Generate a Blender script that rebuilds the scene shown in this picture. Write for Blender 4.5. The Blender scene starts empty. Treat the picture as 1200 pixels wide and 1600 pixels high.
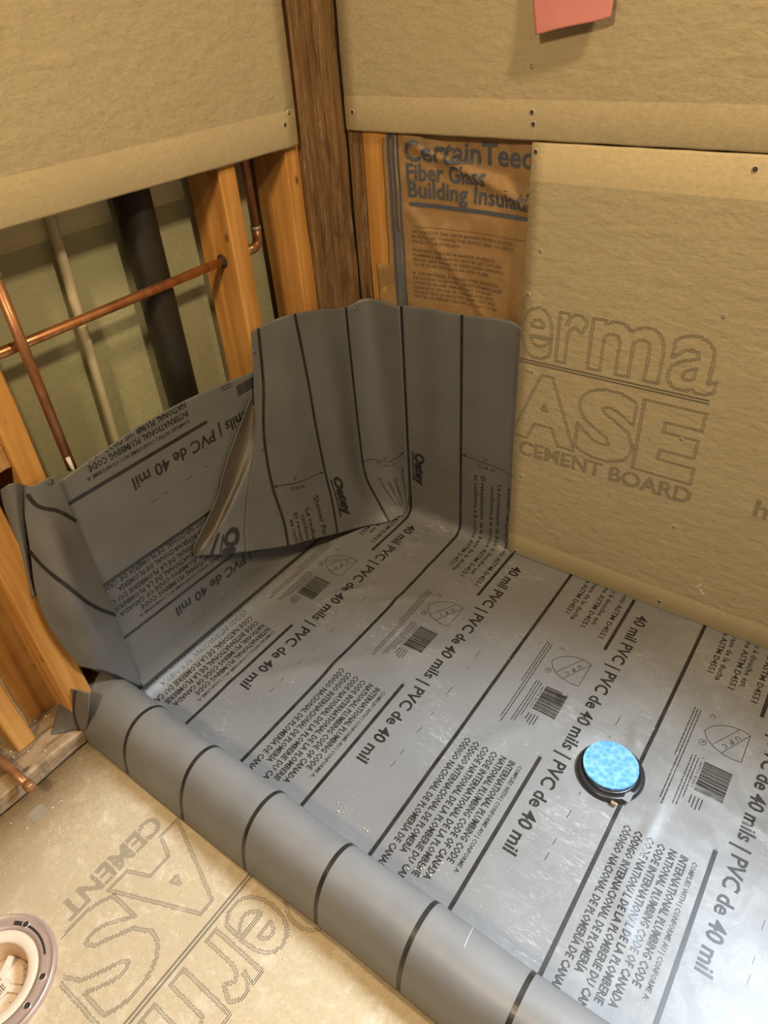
import bpy, bmesh, math, random
import numpy as np
from mathutils import Vector, Matrix
random.seed(7)
sc = bpy.context.scene
COL = sc.collection

# ------------------------------------------------------------------ camera
CAM = Vector((0.993, -1.208, 1.136))
RX, RY, RZ = (Vector(r) for r in ((0.8093045654, 0.5841895226, -0.0612268087),
                                  (0.3153762748, -0.5200952981, -0.7937497630),
                                  (-0.4955440704, 0.6230758241, -0.6051550146)))
cd = bpy.data.cameras.new('camera'); cam = bpy.data.objects.new('camera', cd); COL.objects.link(cam)
cd.sensor_fit = 'HORIZONTAL'; cd.sensor_width = 36.0; cd.lens = 36.0 * 1079.14 / 1200.0
cd.clip_start = 0.02
m = Matrix.Identity(4)
for i in range(3):
    m[i][0] = RX[i]; m[i][1] = -RY[i]; m[i][2] = -RZ[i]; m[i][3] = CAM[i]
cam.matrix_world = m
sc.camera = cam
# ------------------------------------------------------------------ light
sc.view_settings.view_transform = 'Standard'; sc.view_settings.look = 'None'
sc.view_settings.gamma = 1.0; sc.view_settings.use_curve_mapping = False
sc.view_settings.exposure = 0.0
w = bpy.data.worlds.new('world'); sc.world = w; w.use_nodes = True
w.node_tree.nodes['Background'].inputs[0].default_value = (1.0, 0.86, 0.66, 1)
w.node_tree.nodes['Background'].inputs[1].default_value = 0.07

def area(name, loc, target, size, power, color, size_y=None):
    l = bpy.data.lights.new(name, 'AREA'); l.size = size
    if size_y: l.shape = 'RECTANGLE'; l.size_y = size_y
    l.energy = power; l.color = color
    o = bpy.data.objects.new(name, l); COL.objects.link(o); o.location = loc
    o.rotation_euler = (Vector(target) - Vector(loc)).to_track_quat('-Z', 'Y').to_euler()
    o['kind'] = 'light'
    return o
area('ceiling_light', (1.55, -0.58, 2.2), (0.7, -0.6, 0.0), 0.16, 26, (1.0, 0.80, 0.52))
area('vanity_light', (0.75, -2.0, 1.95), (0.1, -0.7, 0.4), 0.20, 28, (1.0, 0.77, 0.48))
def spot(name, loc, target, power, color, deg, blend, rad):
    l = bpy.data.lights.new(name, 'SPOT'); l.energy = power; l.color = color
    l.spot_size = math.radians(deg); l.spot_blend = blend; l.shadow_soft_size = rad
    o = bpy.data.objects.new(name, l); COL.objects.link(o); o.location = loc
    o.rotation_euler = (Vector(target) - Vector(loc)).to_track_quat('-Z', 'Y').to_euler(); o['kind'] = 'light'
    return o
spot('work_lamp', (1.45, -0.24, 1.28), (0.80, -0.95, 0.0), 210, (0.70, 0.84, 1.0), 53, 0.45, 0.20)

# ------------------------------------------------------------------ helpers
def tag(o, label=None, cat=None, group=None, kind=None):
    if label: o['label'] = label
    if cat: o['category'] = cat
    if group: o['group'] = group
    if kind: o['kind'] = kind
    return o
def empty(name, loc=(0, 0, 0), **k):
    o = bpy.data.objects.new(name, None); COL.objects.link(o); o.location = loc
    o.empty_display_size = 0.05
    return tag(o, **k)
def link(name, me, mat, parent=None, smooth=False, **k):
    o = bpy.data.objects.new(name, me); COL.objects.link(o)
    if mat is not None and len(me.materials) == 0:
        me.materials.append(mat)
    if smooth:
        me.polygons.foreach_set('use_smooth', [True] * len(me.polygons))
    if parent is not None:
        w_ = Vector((0, 0, 0)); q_ = parent
        while q_ is not None: w_ += Vector(q_.location); q_ = q_.parent
        o.parent = parent; o.location = -w_
    return tag(o, **k)
def from_bm(name, bm, mat, parent=None, smooth=False, **k):
    me = bpy.data.meshes.new(name); bm.normal_update(); bm.to_mesh(me); bm.free()
    return link(name, me, mat, parent, smooth, **k)
def from_py(name, vs, fs, mat, parent=None, smooth=False, **k):
    me = bpy.data.meshes.new(name); me.from_pydata([tuple(v) for v in vs], [], fs); me.update()
    return link(name, me, mat, parent, smooth, **k)
def box_bm(bm, lo, hi, bevel=0.0, rough=0.0, cuts=0):
    lo, hi = Vector(lo), Vector(hi)
    r = bmesh.ops.create_cube(bm, size=1.0)
    vs = r['verts']
    for v in vs:
        v.co = Vector(((lo[i] + hi[i]) / 2 + v.co[i] * (hi[i] - lo[i]) for i in range(3)))
    if bevel:
        es = list({e for v in vs for e in v.link_edges})
        bmesh.ops.bevel(bm, geom=es, offset=bevel, segments=2, affect='EDGES', profile=0.5)
    return bm
def box(name, lo, hi, mat, parent=None, bevel=0.002, **k):
    bm = bmesh.new(); box_bm(bm, lo, hi, bevel)
    return from_bm(name, bm, mat, parent, **k)
def lumber(name, lo, hi, mat, parent, ax=2, wob=0.0015, seed=0, **k):
    """rough sawn timber: box cut along its length with slightly wandering edges"""
    rnd = random.Random(seed); n = 22
    lo, hi = list(lo), list(hi); a, b = [i for i in range(3) if i != ax]
    bm = bmesh.new(); rings = []
    bv = 0.003
    for i in range(n + 1):
        t = i / n; z = lo[ax] + (hi[ax] - lo[ax]) * t; ring = []
        corners = [(lo[a], lo[b], 1, 1), (hi[a], lo[b], -1, 1), (hi[a], hi[b], -1, -1), (lo[a], hi[b], 1, -1)]
        for j, (x, y, sx, sy) in enumerate(corners):
            dx, dy = rnd.uniform(-wob, wob), rnd.uniform(-wob, wob)
            pts = [(x + sx * bv, y), (x, y + sy * bv)]
            if j in (0, 2): pts = pts[::-1]
            for (px, py) in pts:
                c = [0, 0, 0]; c[ax] = z; c[a] = px + dx; c[b] = py + dy
                ring.append(bm.verts.new(c))
        rings.append(ring)
    for i in range(n):
        for j in range(8):
            bm.faces.new((rings[i][j], rings[i][(j + 1) % 8], rings[i + 1][(j + 1) % 8], rings[i + 1][j]))
    bm.faces.new(rings[0][::-1]); bm.faces.new(rings[-1])
    bmesh.ops.recalc_face_normals(bm, faces=bm.faces)
    return from_bm(name, bm, mat, parent, **k)
def tube(name, pts, r, mat, parent=None, n=16, cap=True, **k):
    pts = [Vector(p) for p in pts]; bm = bmesh.new(); rings = []
    up = Vector((0.31, 0.52, 0.79))
    for i, p in enumerate(pts):
        d = (pts[min(i + 1, len(pts) - 1)] - pts[max(i - 1, 0)]).normalized()
        a = d.cross(up).normalized(); b = d.cross(a)
        rr = r[i] if isinstance(r, (list, tuple)) else r
        rings.append([bm.verts.new(p + (a * math.cos(t) + b * math.sin(t)) * rr) for t in [2 * math.pi * j / n for j in range(n)]])
    for i in range(len(pts) - 1):
        for j in range(n):
            bm.faces.new((rings[i][j], rings[i][(j + 1) % n], rings[i + 1][(j + 1) % n], rings[i + 1][j]))
    if cap: bm.faces.new(rings[0][::-1]); bm.faces.new(rings[-1])
    bmesh.ops.recalc_face_normals(bm, faces=bm.faces)
    return from_bm(name, bm, mat, parent, True, **k)
def lathe(name, prof, c, mat, parent=None, n=48, **k):
    bm = bmesh.new(); rings = []
    for (r, z) in prof:
        rings.append([bm.verts.new((c[0] + r * math.cos(t), c[1] + r * math.sin(t), c[2] + z)) for t in [2 * math.pi * j / n for j in range(n)]])
    for i in range(len(prof) - 1):
        for j in range(n):
            bm.faces.new((rings[i][j], rings[i][(j + 1) % n], rings[i + 1][(j + 1) % n], rings[i + 1][j]))
    if prof[0][0] > 1e-4 and k.pop('cap', False): bm.faces.new(rings[0][::-1])
    bmesh.ops.remove_doubles(bm, verts=bm.verts, dist=1e-6)
    bmesh.ops.recalc_face_normals(bm, faces=bm.faces)
    return from_bm(name, bm, mat, parent, True, **k)

# ------------------------------------------------------------------ materials
class NT:
    def __init__(s, name, rough=0.6, metal=0.0, spec=0.5):
        s.m = bpy.data.materials.new(name); s.m.use_nodes = True
        s.t = s.m.node_tree; s.b = s.t.nodes['Principled BSDF']
        s.b.inputs['Roughness'].default_value = rough; s.b.inputs['Metallic'].default_value = metal
        s.b.inputs['Specular IOR Level'].default_value = spec
        s.tc = s.t.nodes.new('ShaderNodeTexCoord')
    def map(s, scale, rot=(0, 0, 0)):
        n = s.t.nodes.new('ShaderNodeMapping'); n.inputs['Scale'].default_value = scale
        n.inputs['Rotation'].default_value = rot
        s.t.links.new(s.tc.outputs['Object'], n.inputs[0]); return n.outputs[0]
    def noise(s, vec, scale=5, detail=4, rough=0.55, dist=0.0):
        n = s.t.nodes.new('ShaderNodeTexNoise'); n.inputs['Scale'].default_value = scale
        n.inputs['Detail'].default_value = detail; n.inputs['Roughness'].default_value = rough
        n.inputs['Distortion'].default_value = dist
        if vec: s.t.links.new(vec, n.inputs['Vector'])
        return n.outputs['Fac']
    def vor(s, vec, scale):
        n = s.t.nodes.new('ShaderNodeTexVoronoi'); n.inputs['Scale'].default_value = scale
        s.t.links.new(vec, n.inputs['Vector']); return n.outputs['Distance']
    def ramp(s, fac, stops):
        n = s.t.nodes.new('ShaderNodeValToRGB'); cr = n.color_ramp
        while len(cr.elements) < len(stops): cr.elements.new(0.5)
        for e, (p, c) in zip(cr.elements, stops):
            e.position = p; e.color = (c, c, c, 1) if not isinstance(c, tuple) else (*c, 1)
        s.t.links.new(fac, n.inputs[0]); return n.outputs[0]
    def mix(s, a, b, f, mode='MIX'):
        n = s.t.nodes.new('ShaderNodeMix'); n.data_type = 'RGBA'; n.blend_type = mode
        for i, v in ((6, a), (7, b), (0, f)):
            if isinstance(v, tuple): n.inputs[i].default_value = (*v, 1)
            elif isinstance(v, (int, float)): n.inputs[i].default_value = v if i == 0 else (v, v, v, 1)
            else: s.t.links.new(v, n.inputs[i])
        return n.outputs[2]
    def math(s, op, a, b=0.0):
        n = s.t.nodes.new('ShaderNodeMath'); n.operation = op
        for i, v in ((0, a), (1, b)):
            if isinstance(v, (int, float)): n.inputs[i].default_value = v
            else: s.t.links.new(v, n.inputs[i])
        return n.outputs[0]
    def color(s, c):
        if isinstance(c, tuple): s.b.inputs['Base Color'].default_value = (*c, 1)
        else: s.t.links.new(c, s.b.inputs['Base Color'])
    def rough(s, c): s.t.links.new(c, s.b.inputs['Roughness'])
    def bump(s, h, strength=0.3, dist=0.001, prev=None):
        n = s.t.nodes.new('ShaderNodeBump'); n.inputs['Strength'].default_value = strength
        n.inputs['Distance'].default_value = dist; s.t.links.new(h, n.inputs['Height'])
        if prev: s.t.links.new(prev, n.inputs['Normal'])
        s.t.links.new(n.outputs[0], s.b.inputs['Normal']); return n.outputs[0]

def wood_mat(name, dark, mid, light, scale=1.0, ax=2, streak=None, rough=0.62):
    t = NT(name, rough, spec=0.35)
    sv = [26, 26, 26]; sv[ax] = 1.3
    v = t.map(tuple(x * scale for x in sv))
    n = t.noise(v, 1.6, 5, 0.6, 0.6)
    c = t.ramp(n, [(0.3, dark), (0.5, mid), (0.7, light)])
    big = t.noise(t.map((3, 3, 3)), 2.0, 3)
    c = t.mix(c, dark, t.ramp(big, [(0.5, 0.0), (0.75, 0.55)]))
    k = t.vor(t.map(tuple(7 if i != ax else 4 for i in range(3))), 2.0)
    c = t.mix(c, tuple(x * 0.35 for x in dark), t.ramp(k, [(0.03, 0.9), (0.09, 0.0)]))
    fine = t.noise(t.map(tuple(220 if i != ax else 9 for i in range(3))), 1.0, 3)
    if streak:
        s3 = t.noise(t.map(tuple(38 if i != ax else 3 for i in range(3))), 1.7, 7, 0.75, 1.0)
        c = t.mix(c, tuple(x * 0.3 for x in dark), t.ramp(s3, [(0.50, 0.0), (0.62, 0.75)]))
        s2 = t.noise(t.map(tuple(75 if i != ax else 6 for i in range(3))), 1.3, 8, 0.8, 1.2)
        c = t.mix(c, streak, t.ramp(s2, [(0.55, 0.0), (0.66, 0.6)]))
        bl = t.noise(t.map((9, 9, 5)), 1.5, 6, 0.7, 0.5)
        c = t.mix(c, tuple(x * 0.45 for x in mid), t.ramp(bl, [(0.5, 0.0), (0.66, 0.8)]))
    t.color(c)
    b = t.bump(n, 0.35, 0.002); t.bump(fine, 0.3 if not streak else 0.9, 0.0012, b)
    return t.m
PINE = wood_mat('pine_lumber', (0.36, 0.15, 0.03), (0.50, 0.235, 0.055), (0.60, 0.31, 0.09))
PINE_Y = wood_mat('pine_lumber_lying', (0.30, 0.15, 0.05), (0.42, 0.24, 0.09), (0.52, 0.32, 0.14), ax=1)
OLD = wood_mat('old_corner_timber', (0.11, 0.052, 0.018), (0.21, 0.11, 0.038), (0.30, 0.175, 0.075), streak=(0.46, 0.36, 0.21), rough=0.85)
PLY = wood_mat('pale_plywood', (0.58, 0.50, 0.26), (0.68, 0.60, 0.34), (0.74, 0.66, 0.40), ax=1)
PLATE = wood_mat('dirty_plate_lumber', (0.20, 0.12, 0.06), (0.33, 0.22, 0.12), (0.45, 0.33, 0.2), ax=1, streak=(0.5, 0.42, 0.3), rough=0.85)

def board_mat(name, base, gritty=1.0, dusty=False):
    t = NT(name, 0.88, spec=0.2)
    v = t.map((1, 1, 1))
    fine = t.noise(t.map((110, 110, 190)), 1.0, 4, 0.65)
    big = t.noise(v, 5, 3)
    lump = t.noise(t.map((28, 28, 60)), 1.0, 3, 0.5, 0.3)
    c = t.mix(base, tuple(x * 0.86 for x in base), t.ramp(fine, [(0.35, 1.0), (0.62, 0.0)]))
    c = t.mix(c, tuple(x * 0.9 for x in base), t.ramp(big, [(0.42, 0.0), (0.65, 0.8)]))
    sp = t.vor(v, 60)
    c = t.mix(c, (0.25, 0.18, 0.08), t.ramp(sp, [(0.045, 0.5), (0.07, 0.0)]))
    if dusty:
        d = t.noise(v, 22, 8, 0.75, 0.4)
        c = t.mix(c, (0.68, 0.58, 0.44), t.ramp(d, [(0.52, 0.0), (0.66, 0.55)]))
        d2 = t.noise(v, 3.2, 4, 0.6)
        c = t.mix(c, (0.40, 0.31, 0.2), t.ramp(d2, [(0.5, 0.0), (0.68, 0.5)]))
        d3 = t.vor(v, 130)
        c = t.mix(c, (0.9, 0.85, 0.7), t.ramp(d3, [(0.07, 0.8), (0.11, 0.0)]))
    t.color(c)
    b = t.bump(lump, 0.5 * gritty, 0.004); t.bump(fine, 0.35 * gritty, 0.0015, b)
    return t.m
BOARD = board_mat('cement_board_face', (0.45, 0.365, 0.215), 1.3)
BAND = board_mat('cement_board_smooth_edge', (0.56, 0.45, 0.26), 0.22)
BFLOOR = board_mat('cement_board_dusty', (0.50, 0.40, 0.26), 0.5, True)
GREY = board_mat('grey_back_panel', (0.42, 0.395, 0.225), 0.35)
INK = NT('grey_board_ink', 0.8); INK.color((0.07, 0.062, 0.05)); INK = INK.m

def liner_mat(name, base, scuff=True):
    t = NT(name, 0.45, spec=0.5)
    v = t.map((1, 1, 1))
    n = t.noise(v, 9, 4, 0.6)
    c = t.mix(base, tuple(x * 1.18 for x in base), t.ramp(n, [(0.35, 0.0), (0.7, 1.0)]))
    if scuff:
        # dusty foot scuffs, only where people step (low z)
        sx = t.t.nodes.new('ShaderNodeSeparateXYZ'); t.t.links.new(t.tc.outputs['Object'], sx.inputs[0])
        low = t.ramp(t.math('MULTIPLY', sx.outputs[2], 10.0), [(0.06, 1.0), (0.35, 0.0)])
        a = t.noise(v, 6.5, 3, 0.5)
        bmask = t.noise(t.map((38, 130, 38), (0, 0, 0.6)), 1.0, 6, 0.75, 1.4)
        s = t.mix(0.0, t.ramp(bmask, [(0.52, 0.0), (0.66, 0.6)]), t.ramp(a, [(0.52, 0.0), (0.66, 1.0)]))
        s = t.mix(0.0, s, low)
        gx = t.ramp(t.math('MULTIPLY', sx.outputs[0], 0.6), [(0.35, 0.0), (0.75, 1.0)])
        cl = t.noise(v, 14, 6, 0.7, 1.0)
        s2 = t.mix(0.0, t.ramp(cl, [(0.45, 0.0), (0.7, 0.45)]), gx)  # cloudy dust whitening growing rightwards, with the cool silvery sheen painted in
        s2 = t.mix(0.0, s2, low)
        film = t.noise(v, 3.0, 4, 0.6, 0.5)          # cement dust, with the floor's silvery sheen painted into the same whitening
        c = t.mix(c, (0.30, 0.30, 0.30), t.mix(0.0, t.ramp(film, [(0.25, 0.14), (0.7, 0.36)]), low))
        c = t.mix(c, (0.42, 0.42, 0.41), s)
        c = t.mix(c, (0.36, 0.38, 0.39), s2)
        dots = t.vor(v, 75)
        c = t.mix(c, (0.75, 0.72, 0.65), t.mix(0.0, t.ramp(dots, [(0.03, 0.9), (0.05, 0.0)]), low))
        r = t.mix(0.43, 0.58, s)
        t.rough(r)
    t.color(c)
    b = t.bump(t.noise(v, 30, 3, 0.5), 0.10, 0.003); t.bump(t.noise(v, 160, 2), 0.05, 0.001, b)
    return t.m
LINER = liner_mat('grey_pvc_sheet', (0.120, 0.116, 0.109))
LINER_C = liner_mat('grey_pvc_sheet_curb', (0.165, 0.161, 0.155), False)  # lighter grey of the same sheet where it wraps the curb
LINER_B = liner_mat('grey_pvc_sheet_back', (0.085, 0.068, 0.046), False)
PRINT = NT('black_pvc_ink', 0.36)
_n = PRINT.noise(PRINT.map((1, 1, 1)), 40, 5, 0.7)
PRINT.color(PRINT.ramp(_n, [(0.35, (0.012, 0.011, 0.009)), (0.75, (0.034, 0.032, 0.028))])); PRINT = PRINT.m

def copper_mat(nm='aged_copper', k=1.0, m_=0.85):
    t = NT(nm, 0.34, m_)
    n = t.noise(t.map((30, 30, 8)), 1.5, 5, 0.65)
    t.color(t.ramp(n, [(0.35, (0.42 * k, 0.16 * k, 0.07 * k)), (0.55, (0.72 * k, 0.33 * k, 0.14 * k)), (0.75, (0.80 * k, 0.45 * k, 0.22 * k))]))
    t.rough(t.ramp(n, [(0.3, 0.5), (0.7, 0.28)])); t.bump(n, 0.15, 0.001)
    return t.m
COPPER = copper_mat()
COPPER_D = copper_mat('dull_copper', 0.55, 0.5)
ABS = NT('black_pipe_plastic', 0.5); _n = ABS.noise(ABS.map((1, 1, 0.3)), 30, 4)
ABS.color(ABS.ramp(_n, [(0.3, (0.010, 0.008, 0.005)), (0.7, (0.020, 0.016, 0.010))])); ABS = ABS.m
WPIPE = NT('cream_pipe_plastic', 0.45); WPIPE.color((0.55, 0.47, 0.30)); WPIPE = WPIPE.m
REDINK = NT('red_ink', 0.6); REDINK.color((0.50, 0.26, 0.17)); REDINK = REDINK.m
def simple(name, c, r=0.6, metal=0.0, bump=0.0, var=0.12):
    t = NT(name, r, metal); n = t.noise(t.map((1, 1, 1)), 35, 4)
    t.color(t.mix(c, tuple(x * (1 - var * 2) for x in c), n))
    if bump: t.bump(n, bump, 0.002)
    return t.m
DARKHOLE = simple('dark_hole', (0.03, 0.022, 0.012), 0.9)
SCREW = simple('screw_steel', (0.16, 0.14, 0.11), 0.45, 0.7)
CHIP = simple('broken_cement', (0.62, 0.56, 0.44), 0.95, 0, 0.4)
PINK = simple('pink_paper', (0.56, 0.20, 0.18), 0.75, 0, 0.12, 0.05)
STEEL = simple('dull_flange_metal', (0.66, 0.50, 0.44), 0.42, 0.55, 0.2)
PVCW = simple('cream_pvc', (0.80, 0.66, 0.52), 0.4)
PVCO = simple('yellowed_pvc', (0.72, 0.50, 0.32), 0.5, 0, 0.3)
SOLDER = simple('dull_solder', (0.52, 0.44, 0.34), 0.5, 0.6, 0.4)
BLACKRUB = simple('black_drain_plastic', (0.02, 0.02, 0.022), 0.3)
CLEAR = simple('grey_glue_film', (0.22, 0.23, 0.24), 0.25)
def blue_mat():
    t = NT('blue_tape', 0.62, spec=0.3)
    v = t.map((1, 1, 1)); a = t.vor(v, 110); n = t.noise(v, 90, 4, 0.7)
    c = t.ramp(a, [(0.1, (0.07, 0.24, 0.50)), (0.5, (0.11, 0.31, 0.58)), (0.8, (0.18, 0.38, 0.62))])
    c = t.mix(c, (0.45, 0.62, 0.75), t.ramp(n, [(0.60, 0.0), (0.75, 0.5)]))
    t.color(c); t.bump(a, 0.3, 0.001); return t.m
BLUE = blue_mat()
def kraft_mat():
    t = NT('kraft_facing', 0.55, spec=0.4)
    v = t.map((1, 1, 1)); n = t.noise(v, 12, 5, 0.6, 1.0)
    c = t.ramp(n, [(0.3, (0.25, 0.145, 0.06)), (0.6, (0.36, 0.215, 0.09)), (0.8, (0.45, 0.29, 0.14))])
    t.color(c); t.bump(t.noise(v, 20, 4, 0.6, 0.8), 0.3, 0.004); return t.m
KRAFT = kraft_mat()
BINK = NT('blue_grey_ink', 0.55); BINK.color((0.075, 0.085, 0.105)); BINK = BINK.m
BINK2 = NT('faded_brown_ink', 0.6); BINK2.color((0.12, 0.075, 0.045)); BINK2 = BINK2.m

FLAP = [[(0.126, -0.0078, 0.572), (0.126, -0.0078, 0.44), (0.126, -0.0078, 0.28), (0.126, -0.0078, 0.15), (0.126, -0.012, 0.05), (0.126, -0.034, 0.006)], [(0.0389, -0.009, 0.5787), (0.0539, -0.012, 0.3874), (0.0636, -0.012, 0.2102), (0.0818, -0.015, 0.0887), (0.1053, -0.024, 0.0294), (0.1133, -0.0346, 0.005)], [(0.018, -0.0628, 0.5729), (0.02, -0.0646, 0.4188), (0.026, -0.0686, 0.2659), (0.036, -0.0721, 0.137), (0.062, -0.0609, 0.0533), (0.1036, -0.0712, 0.006)], [(0.018, -0.1493, 0.5971), (0.03, -0.1469, 0.4564), (0.038, -0.1457, 0.309), (0.043, -0.1381, 0.1877), (0.05, -0.125, 0.0832), (0.065, -0.1215, 0.009)], [(0.018, -0.2252, 0.6154), (0.018, -0.2144, 0.4673), (0.024, -0.2149, 0.3404), (0.03, -0.2125, 0.2265), (0.04, -0.2113, 0.1344), (0.055, -0.2235, 0.0497)], [(0.008, -0.2751, 0.618), (0.016, -0.2834, 0.4822), (0.026, -0.3026, 0.37), (0.036, -0.3094, 0.2587), (0.045, -0.3102, 0.1619), (0.058, -0.3233, 0.1009)], [(0.004, -0.3175, 0.6155), (0.01, -0.3361, 0.5043), (0.026, -0.3742, 0.4074), (0.036, -0.3873, 0.2968), (0.045, -0.3815, 0.1909), (0.055, -0.3907, 0.1302)], [(0.003, -0.3348, 0.6139), (0.01, -0.3596, 0.5148), (0.026, -0.3995, 0.4054), (0.034, -0.4493, 0.3221), (0.035, -0.4817, 0.2369), (0.042, -0.498, 0.1855)]]
FLAP2 = [[(0.0262, -0.3996, 0.4055), (0.0342, -0.4495, 0.3223), (0.0352, -0.4818, 0.237), (0.0422, -0.4982, 0.1857)], [(0.026, -0.4153, 0.3797), (0.03, -0.4849, 0.3132), (0.028, -0.5191, 0.2476), (0.03, -0.5372, 0.2017)], [(0.025, -0.4262, 0.3697), (0.022, -0.5185, 0.2821), (0.018, -0.5532, 0.2482), (0.016, -0.5799, 0.2233)], [(0.024, -0.4348, 0.3616), (0.02, -0.5287, 0.2713), (0.016, -0.5737, 0.2447), (0.0125, -0.6007, 0.2371)]]
RIBBON = [[(0.013, -0.3791, 0.4929), (0.013, -0.4194, 0.4497), (0.013, -0.4593, 0.4076), (0.013, -0.4917, 0.3673), (0.012, -0.513, 0.3322), (0.012, -0.5555, 0.2945), (0.012, -0.5992, 0.258), (0.012, -0.6023, 0.2363)], [(0.01, -0.3716, 0.474), (0.008, -0.4013, 0.4223), (0.008, -0.4371, 0.3702), (0.008, -0.4704, 0.3287), (0.008, -0.5007, 0.2983), (0.008, -0.5448, 0.2637), (0.01, -0.5874, 0.2451), (0.012, -0.598, 0.2331)], [(0.018, -0.3777, 0.4674), (0.025, -0.3986, 0.4046), (0.0245, -0.4312, 0.3629), (0.0235, -0.4681, 0.3248), (0.0215, -0.5015, 0.2958), (0.0185, -0.5439, 0.2573), (0.015, -0.5809, 0.2409), (0.014, -0.595, 0.2318)]]
WING = [[(0.009, -0.7976, 0.5508), (0.009, -0.7979, 0.4833), (0.009, -0.7974, 0.3855), (0.009, -0.7969, 0.2769), (0.009, -0.7997, 0.1588), (0.008, -0.8016, 0.0187)], [(0.009, -0.8107, 0.5524), (0.013, -0.8139, 0.4953), (0.024, -0.8236, 0.4045), (0.032, -0.8294, 0.3082), (0.026, -0.8294, 0.2022), (0.012, -0.8308, 0.0725)], [(0.009, -0.8288, 0.5522), (0.016, -0.8356, 0.5042), (0.04, -0.8525, 0.4333), (0.055, -0.8639, 0.3419), (0.04, -0.8576, 0.2404), (0.02, -0.8564, 0.1274)], [(0.005, -0.84, 0.5539), (0.012, -0.8523, 0.5072), (0.032, -0.8734, 0.4384), (0.045, -0.8872, 0.3563), (0.035, -0.8844, 0.2656), (0.02, -0.8779, 0.1659)], [(0.003, -0.8476, 0.559), (0.002, -0.8634, 0.5168), (0.008, -0.8827, 0.4545), (0.012, -0.9056, 0.3763), (0.012, -0.9097, 0.2915), (0.01, -0.8942, 0.1846)]]
WING2 = [[(0.003, -0.8476, 0.559), (-0.002, -0.8587, 0.5248), (-0.005, -0.87, 0.4797), (-0.004, -0.8839, 0.4364), (-0.0, -0.897, 0.3993), (0.006, -0.9056, 0.3702)], [(0.012, -0.8582, 0.5723), (0.01, -0.8706, 0.5371), (0.002, -0.8814, 0.4841), (0.002, -0.8919, 0.4424), (0.002, -0.9011, 0.4035), (0.006, -0.9082, 0.3724)], [(0.01, -0.8712, 0.5759), (0.006, -0.8785, 0.5381), (-0.002, -0.8881, 0.4832), (-0.004, -0.8952, 0.4393), (-0.004, -0.9027, 0.399), (0.0, -0.909, 0.3699)], [(-0.01, -0.8776, 0.563), (-0.01, -0.8845, 0.5321), (-0.012, -0.8918, 0.4814), (-0.012, -0.8979, 0.4349), (-0.01, -0.904, 0.3956), (-0.004, -0.9105, 0.3661)]]
ENDP = [[(-0.038, -0.925, 0.1203), (-0.063, -0.945, 0.0562), (-0.0394, -0.9789, 0.041)], [(-0.0038, -0.922, 0.1408), (-0.0329, -0.94, 0.0728), (-0.0232, -0.9631, 0.041)], [(0.0154, -0.918, 0.1462), (0.0025, -0.934, 0.0923), (-0.0091, -0.9462, 0.04)], [(0.0463, -0.912, 0.1504), (0.0438, -0.928, 0.1104), (-0.0032, -0.9379, 0.012)]]

# ------------------------------------------------------------------ surfaces: f(s,t) -> point
def cr(p0, p1, p2, p3, t):
    return 0.5 * ((2 * p1) + (-p0 + p2) * t + (2 * p0 - 5 * p1 + 4 * p2 - p3) * t * t + (-p0 + 3 * p1 - 3 * p2 + p3) * t ** 3)
class Patch:
    def __init__(s, cols): s.c = [[Vector(p) for p in c] for c in cols]; s.nc = len(cols); s.nr = len(cols[0])
    def col(s, i, t):
        i = max(0, min(s.nc - 1, i)); c = s.c[i]; t = max(0.0, min(s.nr - 1.0, t)); k = min(int(t), s.nr - 2); f = t - k
        g = lambda j: c[max(0, min(s.nr - 1, j))]
        return cr(g(k - 1), g(k), g(k + 1), g(k + 2), f)
    def __call__(s, u, t):
        u = max(0.0, min(s.nc - 1.0, u)); k = min(int(u), s.nc - 2); f = u - k
        return cr(s.col(k - 1, t), s.col(k, t), s.col(k + 1, t), s.col(k + 2, t), f)
def normal(F, u, v, flip=1, e=0.004):
    a = F(u + e, v) - F(u - e, v); b = F(u, v + e) - F(u, v - e)
    n = a.cross(b)
    return n.normalized() * flip if n.length > 1e-12 else Vector((0, 0, 1))
def grid_mesh(name, F, us, vs, mat, parent, keep=None, thick=0.0011, flip=1, **k):
    V = []; idx = {}
    Fs = []
    def vid(i, j):
        if (i, j) not in idx:
            idx[(i, j)] = len(V); V.append(F(us[i], vs[j]))
        return idx[(i, j)]
    for i in range(len(us) - 1):
        for j in range(len(vs) - 1):
            if keep and not keep((us[i] + us[i + 1]) / 2, (vs[j] + vs[j + 1]) / 2): continue
            q = (vid(i, j), vid(i + 1, j), vid(i + 1, j + 1), vid(i, j + 1))
            Fs.append(q if flip > 0 else q[::-1])
    o = from_py(name, V, Fs, mat, parent, True, **k)
    if thick:
        md = o.modifiers.new('thickness', 'SOLIDIFY'); md.thickness = thick; md.offset = -1
    return o
def lin(a, b, n): return [a + (b - a) * i / n for i in range(n + 1)]

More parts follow.
